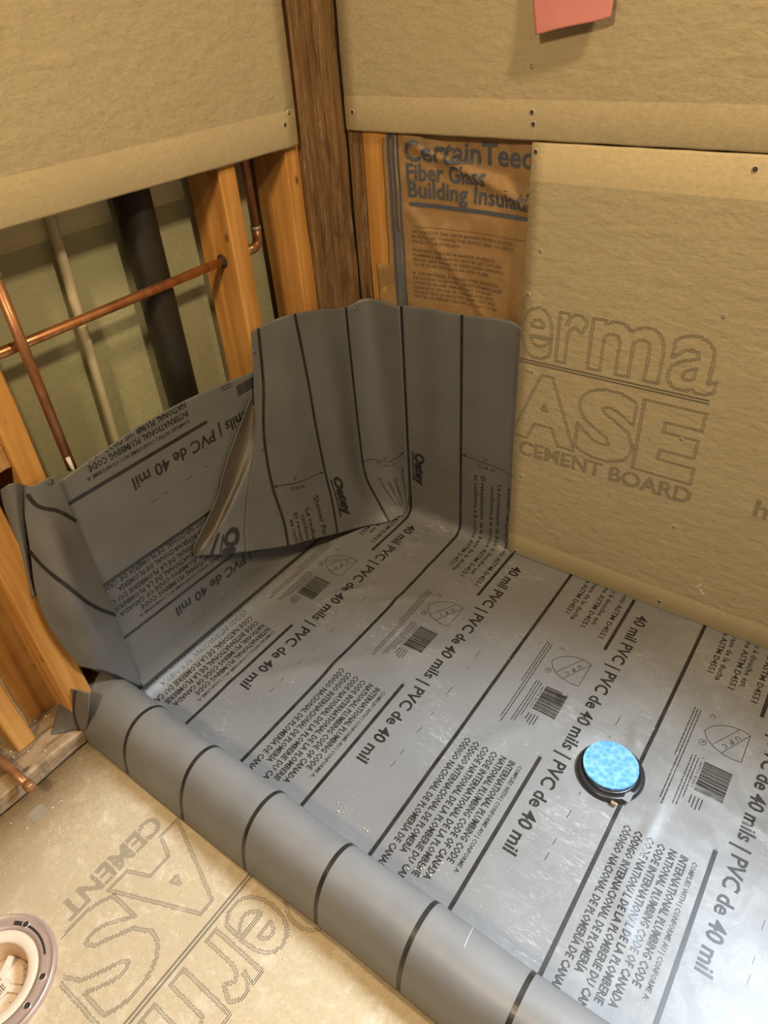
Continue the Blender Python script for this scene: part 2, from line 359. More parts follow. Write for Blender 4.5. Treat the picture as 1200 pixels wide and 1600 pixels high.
# ---- text as flat meshes
_tc = {}
def text_geo(s, bold=0.0, res=2):
    key = (s, bold, res)
    if key in _tc: return _tc[key]
    cu = bpy.data.curves.new('t', 'FONT'); cu.body = s; cu.size = 1.0; cu.resolution_u = res; cu.offset = bold
    ob = bpy.data.objects.new('t', cu); COL.objects.link(ob)
    dg = bpy.context.evaluated_depsgraph_get()
    me = bpy.data.meshes.new_from_object(ob.evaluated_get(dg))
    bm = bmesh.new(); bm.from_mesh(me); bmesh.ops.triangulate(bm, faces=bm.faces)
    bmesh.ops.remove_doubles(bm, verts=bm.verts, dist=1e-5)
    V = [(v.co.x, v.co.y) for v in bm.verts]; bm.verts.index_update()
    Fq = [tuple(v.index for v in f.verts) for f in bm.faces]
    # outward winding +z
    out = []
    for f in Fq:
        a, b, c = (V[i] for i in f)
        if (b[0] - a[0]) * (c[1] - a[1]) - (b[1] - a[1]) * (c[0] - a[0]) < 0: f = f[::-1]
        out.append(f)
    bm.free(); bpy.data.meshes.remove(me); bpy.data.objects.remove(ob); bpy.data.curves.remove(cu)
    _tc[key] = (V, out); return _tc[key]
class Print:
    """collects flat ink shapes in sheet coordinates, then lays them on a surface;
    every row of text, every stripe and every badge becomes a part of its own"""
    def __init__(s, cur='printed_mark'): s.G = {}; s.cur = (cur, 0); s.n = 0; s.sel()
    def sel(s, name=None):
        if name: s.n += 1; s.cur = (name, s.n)
        s.V, s.F = s.G.setdefault(s.cur, ([], []))
    def add(s, V, F):
        n = len(s.V); s.V.extend(V); s.F.extend([tuple(i + n for i in f) for f in F])
    def quad(s, pts):
        n = len(s.V); s.V += [tuple(p) for p in pts]; s.F.append(tuple(range(n, n + len(pts))))
    def line(s, a, b, w, step=0.01):
        a = np.array(a, float); b = np.array(b, float); L = np.linalg.norm(b - a)
        if L < 1e-9: return
        d = (b - a) / L; nn = np.array([-d[1], d[0]]) * w / 2; k = max(1, int(L / step))
        for i in range(k):
            p = a + (b - a) * i / k; q = a + (b - a) * (i + 1) / k
            s.quad([p - nn, q - nn, q + nn, p + nn])
    def poly(s, pts, w, step=0.01):
        for p, q in zip(pts[:-1], pts[1:]): s.line(p, q, w, step)
    def text(s, txt, org, rd, up, cap, length=None, bold=0.0, shear=0.0, res=2, cut=0.012, own=None):
        if own is None: own = len(txt) > 3
        """org: start of baseline; rd/up: reading and up directions in sheet coords"""
        V, F = text_geo(txt, bold, res)
        xs = [v[0] for v in V]; x0, x1 = min(xs), max(xs)
        sy = cap / 0.70; sx = (length / (x1 - x0)) if length else sy
        P = [((x - x0) * sx + y * sy * shear, y * sy) for x, y in V]
        if cut:
            bm = bmesh.new(); vs = [bm.verts.new((x, y, 0)) for x, y in P]
            for f in F:
                try: bm.faces.new([vs[i] for i in f])
                except ValueError: pass
            lo = min(p[0] for p in P); hi = max(p[0] for p in P); x = lo + cut
            while x < hi:
                bmesh.ops.bisect_plane(bm, geom=bm.verts[:] + bm.edges[:] + bm.faces[:], dist=1e-7, plane_co=(x, 0, 0), plane_no=(1, 0, 0)); x += cut
            if cap > 0.016:
                for y in (cap * 0.33, cap * 0.66):
                    bmesh.ops.bisect_plane(bm, geom=bm.verts[:] + bm.edges[:] + bm.faces[:], dist=1e-7, plane_co=(0, y, 0), plane_no=(0, 1, 0))
            bm.verts.index_update(); P = [(v.co.x, v.co.y) for v in bm.verts]; F = [tuple(v.index for v in f.verts) for f in bm.faces]; bm.free()
        if own: old = s.cur; s.sel('printed_text')
        s.add([(org[0] + rd[0] * x + up[0] * y, org[1] + rd[1] * x + up[1] * y) for x, y in P], F)
        if own: s.cur = old; s.sel()
    def lay(s, F, mat, parent, off=0.0004, flip=1, keep=None, conv=None, **k):
        for (name, _), (V_, F_) in s.G.items():
            vs = []; ok = []
            for (a, b) in V_:
                if conv: a, b = conv(a, b)
                o = keep is None or keep(a, b)
                ok.append(o); vs.append(F(a, b) + normal(F, a, b, flip) * off if o else Vector((0, 0, 0)))
            fs = [f for f in F_ if all(ok[i] for i in f)]
            if not fs: continue
            used = sorted({i for f in fs for i in f}); mp = {i: n for n, i in enumerate(used)}
            fs = [tuple(mp[i] for i in f) for f in fs]
            from_py(name, [vs[i] for i in used], fs, mat, parent, False, **k)

# ------------------------------------------------------------------ setting: framing, back panels, floor
BX = -0.105
floor = empty('floor', (0, -1, 0), kind='structure')
box('subfloor', (-0.6, -3.0, -0.06), (2.6, 0.12, -0.014), PLATE, floor, 0)
wl = empty('wall_left', (0, 0, 0), kind='structure')
box('back_panel', (BX - 0.012, -1.3, 0.0), (BX, 0.0, 2.4), GREY, wl, 0.0)
wr = empty('wall_right', (0.5, 0, 0), kind='structure')
box('sheathing', (-0.1, 0.092, 0.0), (1.95, 0.104, 2.4), GREY, wr, 0.0)
# studs of the left wall
def stud(y0, y1, seed, z0=0.038, z1=2.4, x0=-0.089, x1=0.0, mat=PINE, **k):
    return lumber('stud', (x0, y0, z0), (x1, y1, z1), mat, wl, 2, 0.0012, seed, **k)
stud(-0.172, -0.132, 1); stud(-0.339, -0.299, 2); stud(-0.846, -0.808, 3)
stud(-0.936, -0.888, 4, x0=-0.075, x1=-0.004)
stud(-1.037, -1.000, 5, x0=-0.145, x1=-0.060)
stud(-0.990, -0.85, 6, x0=-0.130, x1=-0.1035, z1=0.8, label='wide board turned flat behind the end studs')
stud(-0.60, -0.56, 8, z0=1.0)
lumber('blocking', (-0.089, -1.0, 0.585), (-0.012, -0.847, 0.625), PINE_Y, wl, 1, 0.001, 7)
lumber('sole_plate', (-0.150, -1.9, 0.0), (-0.002, -0.90, 0.038), PLATE, wl, 1, 0.0015, 9)
lumber('sole_plate', (-0.102, -0.90, 0.0), (-0.012, -0.10, 0.038), PINE_Y, wl, 1, 0.0015, 10)
lumber('corner_post', (-0.085, -0.131, 0.0), (0.012, -0.001, 2.4), OLD, wl, 2, 0.0022, 11, label='old weathered dark brown corner timber with whitish streaks')
bm = bmesh.new()     # the post's split and knot
# plywood strips behind
box('plywood_strip', (BX, -0.790, 0.852), (BX + 0.006, -0.500, 1.15), PLY, wl, 0.001)
box('plywood_strip', (BX, -0.440, 0.852), (BX + 0.006, -0.342, 1.15), PLY, wl, 0.001)
# right wall studs
def rstud(x0, x1, seed, z0=0.0): return lumber('stud', (x0, 0.0, z0), (x1, 0.089, 2.4), PINE, wr, 2, 0.0012, seed)
lumber('stud', (0.0125, 0.0006, 0.0), (0.0475, 0.089, 2.4), OLD, wr, 2, 0.0012, 20, label='dark stud in the gap beside the corner timber')
rstud(0.049, 0.116, 21); rstud(0.440, 0.478, 22); rstud(0.845, 0.883, 23); rstud(1.25, 1.288, 24); rstud(1.655, 1.693, 25)

# ------------------------------------------------------------------ cement boards
def raster_ink(txts, pitch, dash, mode, wdt, seed=0, res=0.0012):
    """txts: list of (string, x, y, cap, length, bold) baseline boxes -> list of horizontal dashes (x0, x1, y)"""
    out = []; rnd = random.Random(seed)
    for (txt, ox, oy, cap, length, bold, outline) in txts:
        V, F = text_geo(txt, bold, 4)
        V = np.array(V); x0, x1 = V[:, 0].min(), V[:, 0].max(); y0, y1 = V[:, 1].min(), V[:, 1].max()
        P = np.stack([(V[:, 0] - x0) * length / (x1 - x0) + ox, (V[:, 1]) * cap / 0.70 + oy], 1)
        if outline:
            from collections import Counter
            cnt = Counter()
            for f in F:
                for i in range(len(f)):
                    cnt[tuple(sorted((f[i], f[(i + 1) % len(f)])))] += 1
            E = [(P[a], P[b]) for (a, b), c in cnt.items() if c == 1]
            A = np.array([e[0] for e in E]); B = np.array([e[1] for e in E])
        ny0, ny1 = P[:, 1].min() - wdt, P[:, 1].max() + wdt
        gx = np.arange(P[:, 0].min() - wdt, P[:, 0].max() + wdt, res)
        y = ny0; r = 0
        T = np.array([[P[i] for i in f] for f in F if len(f) == 3])
        while y < ny1:
            if outline:
                Q = np.stack([gx, np.full_like(gx, y)], 1)[:, None, :]
                AB = (B - A)[None]; tt = ((Q - A[None]) * AB).sum(2) / (AB ** 2).sum(2).clip(1e-12); tt = tt.clip(0, 1)
                D = np.sqrt(((Q - (A[None] + tt[..., None] * AB)) ** 2).sum(2)).min(1)
                on = D < wdt / 2
            else:
                q = np.stack([gx, np.full_like(gx, y)], 1)[:, None, :]
                a, b, c = T[None, :, 0], T[None, :, 1], T[None, :, 2]
                cr2 = lambda u, v, w_: (v[..., 0] - u[..., 0]) * (w_[..., 1] - u[..., 1]) - (v[..., 1] - u[..., 1]) * (w_[..., 0] - u[..., 0])
                d1, d2, d3 = cr2(a, b, q), cr2(b, c, q), cr2(c, a, q)
                on = (((d1 >= 0) & (d2 >= 0) & (d3 >= 0)) | ((d1 <= 0) & (d2 <= 0) & (d3 <= 0))).any(1)
            i = 0; n = len(gx)
            while i < n:
                if on[i]:
                    j = i
                    while j < n and on[j]: j += 1
                    xa, xb = gx[i], gx[j - 1] + res
                    xa += rnd.uniform(-.0008, .0008); xb += rnd.uniform(-.0008, .0008)
                    if outline and xb - xa < wdt * 1.7:
                        # narrow crossing: two little dots
                        mid = (xa + xb) / 2
                        out.append((xa, mid - .0006, y)); out.append((mid + .0006, xb, y))
                    else: out.append((xa, xb, y))
                    i = j
                else: i += 1
            y += pitch; r += 1
    return out
def board(name, lo, hi, mat, label, band_ax=None, bands=(), face=None, out=None, parent_loc=None, screws=(), group=None):
    """cement board: a slab whose long edges taper to a smooth band"""
    root = empty(name, ((lo[0] + hi[0]) / 2, (lo[1] + hi[1]) / 2, lo[2]), label=label, cat='cement board')
    a = face[0]; sgn = face[1]                       # facing axis and side
    o2 = [i for i in range(3) if i != a]; L = band_ax; M_ = [i for i in o2 if i != L][0]
    fpos = hi[a] if sgn > 0 else lo[a]; bpos = lo[a] if sgn > 0 else hi[a]
    zs = [(lo[M_], -0.0035), (lo[M_] + 0.003, -0.0012)]
    prof = []
    if 'lo' in bands: prof += [(lo[M_], -0.004, 1), (lo[M_] + 0.0035, -0.0012, 1), (lo[M_] + 0.052, -0.0006, 1), (lo[M_] + 0.060, 0.0, 0)]
    else: prof += [(lo[M_], 0.0, 0)]
    inner_a = prof[-1][0]; inner_b = hi[M_] - 0.060 if 'hi' in bands else hi[M_]
    for i in range(1, 12): prof.append((inner_a + (inner_b - inner_a) * i / 12, 0.0, 0))
    if 'hi' in bands: prof += [(hi[M_] - 0.060, 0.0, 1), (hi[M_] - 0.052, -0.0006, 1), (hi[M_] - 0.0035, -0.0012, 1), (hi[M_], -0.004, 1)]
    else: prof += [(hi[M_], 0.0, 0)]
    n = 60; rnd = random.Random(len(name) + int(lo[0] * 100)); bm = bmesh.new(); rows = []
    for (m_, d, kk) in prof:
        row = []
        for i in range(n + 1):
            c = [0, 0, 0]; c[L] = lo[L] + (hi[L] - lo[L]) * i / n
            if i in (0, n): c[L] += rnd.uniform(-.0008, .0012)
            c[M_] = m_ + (rnd.uniform(-.0006, .0006) if m_ in (lo[M_], hi[M_]) else 0)
            c[a] = fpos + sgn * d
            row.append(bm.verts.new(c))
        rows.append(row)
    def bk(v):
        c = v.co.copy(); c[a] = bpos; return bm.verts.new(c)
    brows = [[bk(v) for v in row] for row in rows]
    for i in range(len(rows) - 1):
        for j in range(n):
            f = bm.faces.new((rows[i][j], rows[i][j + 1], rows[i + 1][j + 1], rows[i + 1][j]))
            f.material_index = 1 if prof[i][2] else 0; f.smooth = True
            bm.faces.new((brows[i][j], brows[i + 1][j], brows[i + 1][j + 1], brows[i][j + 1]))
    for j in range(n):
        for (r, b) in ((rows[0], brows[0]), (rows[-1], brows[-1])):
            f = bm.faces.new((r[j], b[j], b[j + 1], r[j + 1])); f.material_index = 1
    for i in range(len(rows) - 1):
        for j in (0, n):
            f = bm.faces.new((rows[i][j], rows[i + 1][j], brows[i + 1][j], brows[i][j])); f.material_index = 2
    bmesh.ops.recalc_face_normals(bm, faces=bm.faces)
    me = bpy.data.meshes.new('panel'); bm.to_mesh(me); bm.free()
    me.materials.append(mat); me.materials.append(BAND); me.materials.append(CHIP)
    link('panel', me, None, root)
    if screws:
        add_screws(root, screws, a, sgn, fpos)
    return root
_screw = [None]
def add_screws(root, pts, a, sgn, fpos):
    for (p, q) in pts:
        if _screw[0] is None:
            bm = bmesh.new()
            prof = [(0.0046, -0.0001), (0.0036, 0.0007), (0.0029, 0.0002), (0.0022, -0.0004)]
            rings = [[bm.verts.new((r * math.cos(t), r * math.sin(t), z)) for t in [2 * math.pi * j / 14 + 0.1 * (r > .004) * ((j * 7) % 3) for j in range(14)]] for r, z in prof]
            for i in range(len(rings) - 1):
                for j in range(14):
                    f = bm.faces.new((rings[i][j], rings[i][(j + 1) % 14], rings[i + 1][(j + 1) % 14], rings[i + 1][j])); f.material_index = 0 if i < 1 else 1
            f = bm.faces.new(rings[-1]); f.material_index = 2
            me = bpy.data.meshes.new('screw'); bm.to_mesh(me); bm.free()
            me.materials.append(CHIP); me.materials.append(DARKHOLE); me.materials.append(SCREW)
            _screw[0] = me
        o = bpy.data.objects.new('screw', _screw[0]); COL.objects.link(o); o.parent = root
        c = [0, 0, 0]; o2 = [i for i in range(3) if i != a]; c[o2[0]] = p; c[o2[1]] = q; c[a] = fpos
        o.location = Vector(c) - Vector(root.location)
        nrm = Vector([sgn if i == a else 0 for i in range(3)])
        o.rotation_euler = nrm.to_track_quat('Z', 'Y').to_euler()
T = 0.0127
ZB = 0.913
ur = board('cement_board', (0.022, -T, ZB), (1.95, 0.0, 1.83), BOARD, 'upper cement board right of the corner timber, behind the pink paper', 0, ('lo', 'hi'), (1, -1),
           screws=[(0.041, 0.946), (0.418, 0.955), (0.422, 0.938), (0.414, 1.019), (0.85, 0.945)])
lr = board('cement_board', (0.4215, -T, 0.004), (1.95, 0.0, 0.9105), BOARD, 'lower right cement board standing on the grey liner, with large printed lettering', 0, ('lo', 'hi'), (1, -1),
           screws=[(0.4295, 0.897), (0.776, 0.892), (0.782, 0.672), (0.445, 0.497), (0.453, 0.4965), (0.446, 0.237), (0.786, 0.233), (0.793, 0.026), (0.4445, 0.014), (0.762, 0.432), (0.4325, 0.652), (0.452, 0.735)])
ul = board('cement_board', (0.0006, -1.95, 0.909), (0.0006 + T, -0.1445, 1.83), BOARD, 'upper cement board left of the corner timber, above the open stud bays', 1, ('lo', 'hi'), (0, 1),
           screws=[(-0.176, 0.948), (-0.162, 0.965)])
fb = board('cement_board', (-0.001, -2.4, -T), (1.95, -0.90, 0.0), BFLOOR, 'dusty cement board floor panel outside the curb, around the toilet flange', 1, (), (2, 1))
box('cement_board_strip', (1.9, -3.0, -T), (2.5, -0.9, -0.0005), BFLOOR, floor, 0)
# ink on the lower right board
def ink_rects(name, dashes, root, to3, h, mat=INK):
    vs = []; fs = []
    for (xa, xb, y) in dashes:
        n = len(vs); vs += [to3(xa, y), to3(xb, y), to3(xb, y + h), to3(xa, y + h)]; fs.append((n, n + 1, n + 2, n + 3))
    return from_py(name, vs, fs, mat, root)
def logo(x0, z0, cut=None):
    """x0: left edge of the board piece; letters laid out as on the sheet (metres)"""
    t = [('P', x0 - 0.075, 0.533, 0.135, 0.075, 0.02, True), ('e', x0 + 0.0, 0.533, 0.142, 0.064, 0.02, True),
         ('r', x0 + 0.076, 0.533, 0.142, 0.055, 0.02, True), ('m', x0 + 0.141, 0.533, 0.142, 0.134, 0.02, True),
         ('a', x0 + 0.289, 0.533, 0.142, 0.082, 0.02, True),
         ('B', x0 - 0.125, 0.349, 0.138, 0.105, 0.05, True), ('A', x0 - 0.010, 0.349, 0.138, 0.145, 0.05, True),
         ('S', x0 + 0.134, 0.349, 0.138, 0.118, 0.05, True), ('E', x0 + 0.258, 0.349, 0.138, 0.112, 0.05, True)]
    d = raster_ink(t, 0.0030, 0.0013, 0, 0.0065, 3)
    d2 = raster_ink([('CEMENT BOARD', x0 + 0.010, 0.296, 0.034, 0.368, 0.035, False)], 0.0030, 0, 0, 0.001, 4)
    d3 = []
    for z in (0.514, 0.520):
        d3 += [(x0 - 0.13, x0 + 0.369, z), (x0 - 0.13, x0 + 0.369, z - 0.0018)]
    return d, d2, d3
L0 = 0.424
d, d2, d3 = logo(L0, 0)
cl = lambda L, lo: [(max(a, lo), b, y) for a, b, y in L if b > lo]
allr = cl(d, 0.4225) + cl(d2, 0.4225) + cl(d3, 0.4225)
allr += raster_ink([('h', 0.912, 0.312, 0.036, 0.024, 0.03, False)], 0.003, 0, 0, 0.001, 5)
ink_rects('printed_lettering', allr, lr, lambda x, z: (x, -T - 0.0003, z), 0.0011)
# chipped scuffs on the board
bm = bmesh.new(); rnd = random.Random(3)
for (cx, cz) in [(0.862, 0.112), (0.858, 0.104), (0.866, 0.097), (0.871, 0.092)]:
    ps = [bm.verts.new((cx + rnd.uniform(.002, .005) * math.cos(t), -T - 0.0004, cz + rnd.uniform(.003, .006) * math.sin(t))) for t in [i * 2 * math.pi / 7 for i in range(7)]]
    bm.faces.new(ps)
from_bm('chip_mark', bm, CHIP, lr)
# the same print on the floor board: read towards -y, letter tops towards +x
dash_f = cl(d, -9) + cl(d2, -9) + cl(d3, -9)
def to_floor(a, b):
    # a: along reading (from L0), b: height on sheet; CEMENT baseline at b .296 -> x ~.225
    return (b - 0.296 + 0.226, -(a - L0) - 0.955 + 0.0, 0.0004)
def tf_faces():
    vs = []; fs = []
    for (xa, xb, y) in dash_f:
        xa = max(xa, L0 - 0.035)
        if xb <= xa: continue
        cxp, cyp = to_floor((xa + xb) / 2, y)[:2]
        if (cxp - 0.236) ** 2 + (cyp + 1.272) ** 2 < 0.011: continue
        n = len(vs); vs += [to_floor(xa, y), to_floor(xa, y + .0011), to_floor(xb, y + .0011), to_floor(xb, y)]; fs.append((n, n + 1, n + 2, n + 3))
    return vs, fs
vs, fs = tf_faces(); from_py('printed_lettering', vs, fs, INK, fb)
# sawn-off square of grey tape on the floor board
box('tape_patch', (0.038, -1.093, 0.0), (0.062, -1.066, 0.0006), simple('grey_tape', (0.30, 0.25, 0.18), 0.8), fb, 0)

# ------------------------------------------------------------------ pipes
t = empty('copper_pipe', (-0.035, -0.78, 0.745), label='bright horizontal copper pipe running through the hole in the stud', cat='pipe')
tube('tube', [(-0.035, -1.0, 0.742), (-0.035, -0.7, 0.744), (-0.035, -0.30, 0.747)], 0.0080, COPPER, t)
lathe_hole = tube('hole_rim', [(-0.035, -0.3415, 0.747), (-0.035, -0.3402, 0.747)], 0.0125, DARKHOLE, wl)
t = empty('copper_pipe', (-0.012, -0.76, 0.54), label='dull vertical copper pipe in front of the horizontal one, far left bay', cat='pipe')
tube('tube', [(-0.0105, -0.7615, 0.858), (-0.0105, -0.7615, 0.70), (-0.0105, -0.7615, 0.535)], 0.0080, COPPER_D, t)
tube('solder_joint', [(-0.0105, -0.7615, 0.862), (-0.0105, -0.7615, 0.850)], [0.0085, 0.0098], SOLDER, t)
tube('torn_label', [(-0.0015, -0.7655, 0.562), (-0.001, -0.764, 0.530)], [0.004, 0.0028], simple('white_label', (0.75, 0.68, 0.55)), t, n=6)
t = empty('copper_pipe', (-0.05, -0.228, 0.745), label='copper riser with elbow fitting between stud and corner timber', cat='pipe')
tube('tube', [(-0.05, -0.229, 1.2), (-0.05, -0.229, 0.768)], 0.0080, COPPER_D, t)
arc = [(-0.05, -0.229 - 0.016 * (1 - math.cos(a)), 0.758 - 0.016 * math.sin(a)) for a in [i * math.pi / 2 / 6 for i in range(7)]]
tube('elbow', [(-0.05, -0.229, 0.776)] + arc + [(-0.05, -0.262, 0.742)], 0.0098, COPPER_D, t)
tube('solder_joint', [(-0.05, -0.229, 0.780), (-0.05, -0.229, 0.774)], 0.0104, SOLDER, t)
tube('solder_joint', [(-0.05, -0.258, 0.742), (-0.05, -0.264, 0.742)], 0.0104, SOLDER, t)
tube('stub', [(-0.05, -0.26, 0.742), (-0.05, -0.30, 0.742)], 0.0080, COPPER, t)
t = empty('drain_pipe', (-0.068, -0.47, 0.0), label='thick black vertical drain pipe behind the horizontal copper pipe', cat='pipe')
tube('tube', [(-0.070, -0.462, 2.0), (-0.070, -0.475, 0.6), (-0.070, -0.478, 0.04)], 0.031, ABS, t, 28)
t = empty('water_pipe', (-0.09, -0.62, 0.0), label='thin cream plastic pipe with red print against the grey panel', cat='pipe')
tube('tube', [(-0.088, -0.608, 1.3), (-0.088, -0.612, 0.9), (-0.088, -0.631, 0.5), (-0.088, -0.65, 0.05)], 0.0085, WPIPE, t)
pr = Print(); z = 0.86
while z > 0.52:
    L = random.uniform(0.006, 0.014); pr.text(random.choice(['8035', '1/2', 'CTS', '160', 'PSI']), (0, -z), (0, 1), (1, 0), 0.0045, L, res=1, cut=0); z -= L + random.choice([0.004, 0.006, 0.016])
def wp(a, b):
    yy = -0.612 - (0.9 + b) / 0.4 * 0.019
    return Vector((-0.088 + 0.0086 * math.cos((a - 0.002) / 0.0086), yy + 0.0086 * math.sin((a - 0.002) / 0.0086), -b))
pr.lay(wp, REDINK, t, 0.0002)
t = empty('copper_stub', (0.0, -1.067, 0.04), label='capped copper stub sticking out over the sole plate, bottom left', cat='pipe')
tube('tube', [(-0.16, -1.0675, 0.052), (-0.02, -1.0665, 0.054), (0.036, -1.066, 0.054)], 0.0082, COPPER_D, t)
tube('end_cap', [(0.028, -1.066, 0.054), (0.0425, -1.0658, 0.054), (0.0445, -1.0658, 0.054)], [0.0095, 0.0095, 0.0075], COPPER_D, t)

# ------------------------------------------------------------------ insulation batt with kraft facing
kr = empty('insulation_batt', (0.25, 0.0, 0.5), label='brown kraft-faced insulation batt with blue printed lettering in the right wall bay', cat='insulation')
def KF(a, b):  # a = x, b = z
    y = 0.003 + 0.010 * math.sin((a - 0.13) * 10.5) * (1 if a > 0.13 else 0) * min(1, (a - .13) * 12 if a > .13 else 0)
    y += 0.0022 * math.sin(a * 37 + b * 21) * math.sin(b * 33 - a * 12)
    # crumpled tear running from upper left to right
    dline = (b - (0.888 - (a - 0.19) * 0.36)); w_ = math.exp(-(dline / 0.012) ** 2) * (1 if a > 0.17 else max(0, (a - .13) / .04))
    y -= 0.011 * w_
    if dline > 0 and a > 0.19: y += 0.006 * min(1, dline / 0.02)
    # diagonal crease lower down
    d2_ = (a - 0.16) * 0.75 + (b - 0.74) * 0.66 - 0.02; y -= 0.004 * math.exp(-(d2_ / 0.010) ** 2) * (1 if b < 0.78 else 0)
    if a < 0.13: y = -0.0012 - 0.0006 * math.sin(b * 60)
    return Vector((a, min(y, 0.02), b))
us = lin(0.066, 0.455, 72); vs_ = lin(0.30, 0.93, 90)
grid_mesh('kraft_facing', KF, us, vs_, KRAFT, kr, thick=0.0006, keep=lambda a, b: not (a < 0.10 and b > 0.655) and not (a < 0.118 and b > 0.90))
box('glass_wool', (0.120, 0.022, 0.02), (0.438, 0.088, 2.0), simple('yellow_wool', (0.6, 0.5, 0.2), 0.95, 0, 0.5), kr, 0.004)
P = Print()
for (x, wd) in ((0.1135, 0.0075), (0.1235, 0.0065), (0.1325, 0.0055)):
    P.sel('printed_stripe'); P.line((x, 0.93), (x + 0.006, 0.56), wd, 0.008)
P.text('CertainTeed', (0.149, 0.865), (1, 0), (0, 1), 0.036, 0.268, 0.020)
P.text('Fiber Glass', (0.152, 0.831), (1, 0), (0, 1), 0.030, 0.172, 0.020)
P.text('Building Insulation', (0.153, 0.800), (1, -0.012), (0, 1), 0.030, 0.305, 0.020)
P.sel('printed_stripe'); P.line((0.155, 0.786), (0.44, 0.782), 0.0075, 0.008)
P.lay(KF, BINK, kr, 0.0013, 1, keep=lambda a, b: a < 0.45)
P = Print()
rows = ['APPLICATION: THIS VAPOR BARRIER FACING SHOULD', 'BE INSTALLED TOWARD THE HEATED AREA OR LIVING', 'SPACE OF THE DWELLING.', '',
        'WARNING: THIS VAPOR BARRIER FACING IS', 'FLAMMABLE AND SHOULD NOT BE LEFT EXPOSED.', 'SPECIAL CARE SHOULD BE TAKEN WHEN WORKING', 'CLOSE TO FACING WITH AN OPEN FLAME.', '',
        'IF THIS MATERIAL IS ADDED OVER EXISTING', 'INSULATION OR BETWEEN CEILING FRAMING AND', 'OTHER FLUES AND SIMILAR HEAT SOURCES', 'CLEARANCE SHOULD BE 3 INCHES ADJACENT', 'ON ANY SIDE OF RECESSED LIGHT FIXTURES', 'ON TOP OR WITHIN 3 INCHES. DO NOT COVER']
z = 0.731
for r in rows:
    if r: P.text(r, (0.158, z), (1, 0), (0, 1), 0.0062, 0.0051 * len(r), 0.012, res=1, cut=0.02)
    z -= 0.0098 if r else 0.008
P.line((0.158, 0.744), (0.44, 0.744), 0.0009, 0.01)
P.lay(KF, BINK2, kr, 0.0010, 1, keep=lambda a, b: a < 0.45)

# ------------------------------------------------------------------ shower pan liner
liner = empty('shower_pan_liner', (0.8, -0.4, 0.0), label='grey vinyl shower pan liner sheet with black printed stripes and code text', cat='pan liner')
WX, WY = 0.001, -0.0055
RL = 0.07
def bumps(x, y):
    h = 0.0011 * math.sin(x * 9 + 1.3 * math.sin(y * 7)) * math.sin(y * 8.3 + 0.7) + 0.0006 * math.sin(x * 23 + y * 11) * math.sin(y * 19 - x * 6)
    # ridges / creases: (x0,y0,x1,y1,amp,width)
    for (x0, y0, x1, y1, A, wd) in CREASE:
        dx, dy = x1 - x0, y1 - y0; L2 = dx * dx + dy * dy
        t_ = ((x - x0) * dx + (y - y0) * dy) / L2
        tt_ = max(0.0, min(1.0, t_))
        d2_ = (x - x0 - tt_ * dx) ** 2 + (y - y0 - tt_ * dy) ** 2
        if d2_ < (3 * wd) ** 2: h += A * math.exp(-d2_ / (wd * wd)) * (0.35 + 0.65 * math.sin(math.pi * min(1, max(0, t_))))
    r = math.hypot(x - 0.856, y + 0.449)
    if r < 0.2: h += 0.004 * math.exp(-((r - 0.085) / 0.022) ** 2) * (0.6 + 0.4 * math.sin(3 * math.atan2(y + .449, x - .856) + .6)) - 0.003 * math.exp(-(r / 0.06) ** 2)
    return h
CREASE = [(0.88, -0.36, 1.02, -0.40, 0.0035, 0.007), (0.955, -0.41, 0.945, -0.56, 0.0035, 0.008), (0.86, -0.33, 0.875, -0.375, 0.006, 0.010),
          (0.70, -0.30, 0.745, -0.375, 0.0032, 0.008), (0.745, -0.375, 0.79, -0.36, 0.003, 0.007), (0.15, -0.36, 0.215, -0.285, 0.0045, 0.009),
          (0.25, -0.33, 0.31, -0.27, 0.004, 0.012), (0.31, -0.27, 0.36, -0.24, 0.003, 0.01), (0.44, -0.25, 0.50, -0.27, 0.003, 0.010),
          (0.50, -0.27, 0.58, -0.30, 0.0028, 0.011), (0.10, -0.72, 0.36, -0.44, 0.0045, 0.020), (0.36, -0.44, 0.50, -0.33, 0.004, 0.022),
          (0.60, -0.62, 0.72, -0.36, 0.0032, 0.024), (0.93, -0.58, 0.98, -0.70, 0.003, 0.016), (1.02, -0.40, 1.12, -0.42, 0.003, 0.008),
          (0.22, -0.18, 0.40, -0.12, 0.0022, 0.02), (0.17, -0.12, 0.26, -0.08, 0.003, 0.014), (0.05, -0.30, 0.12, -0.24, 0.004, 0.01)]
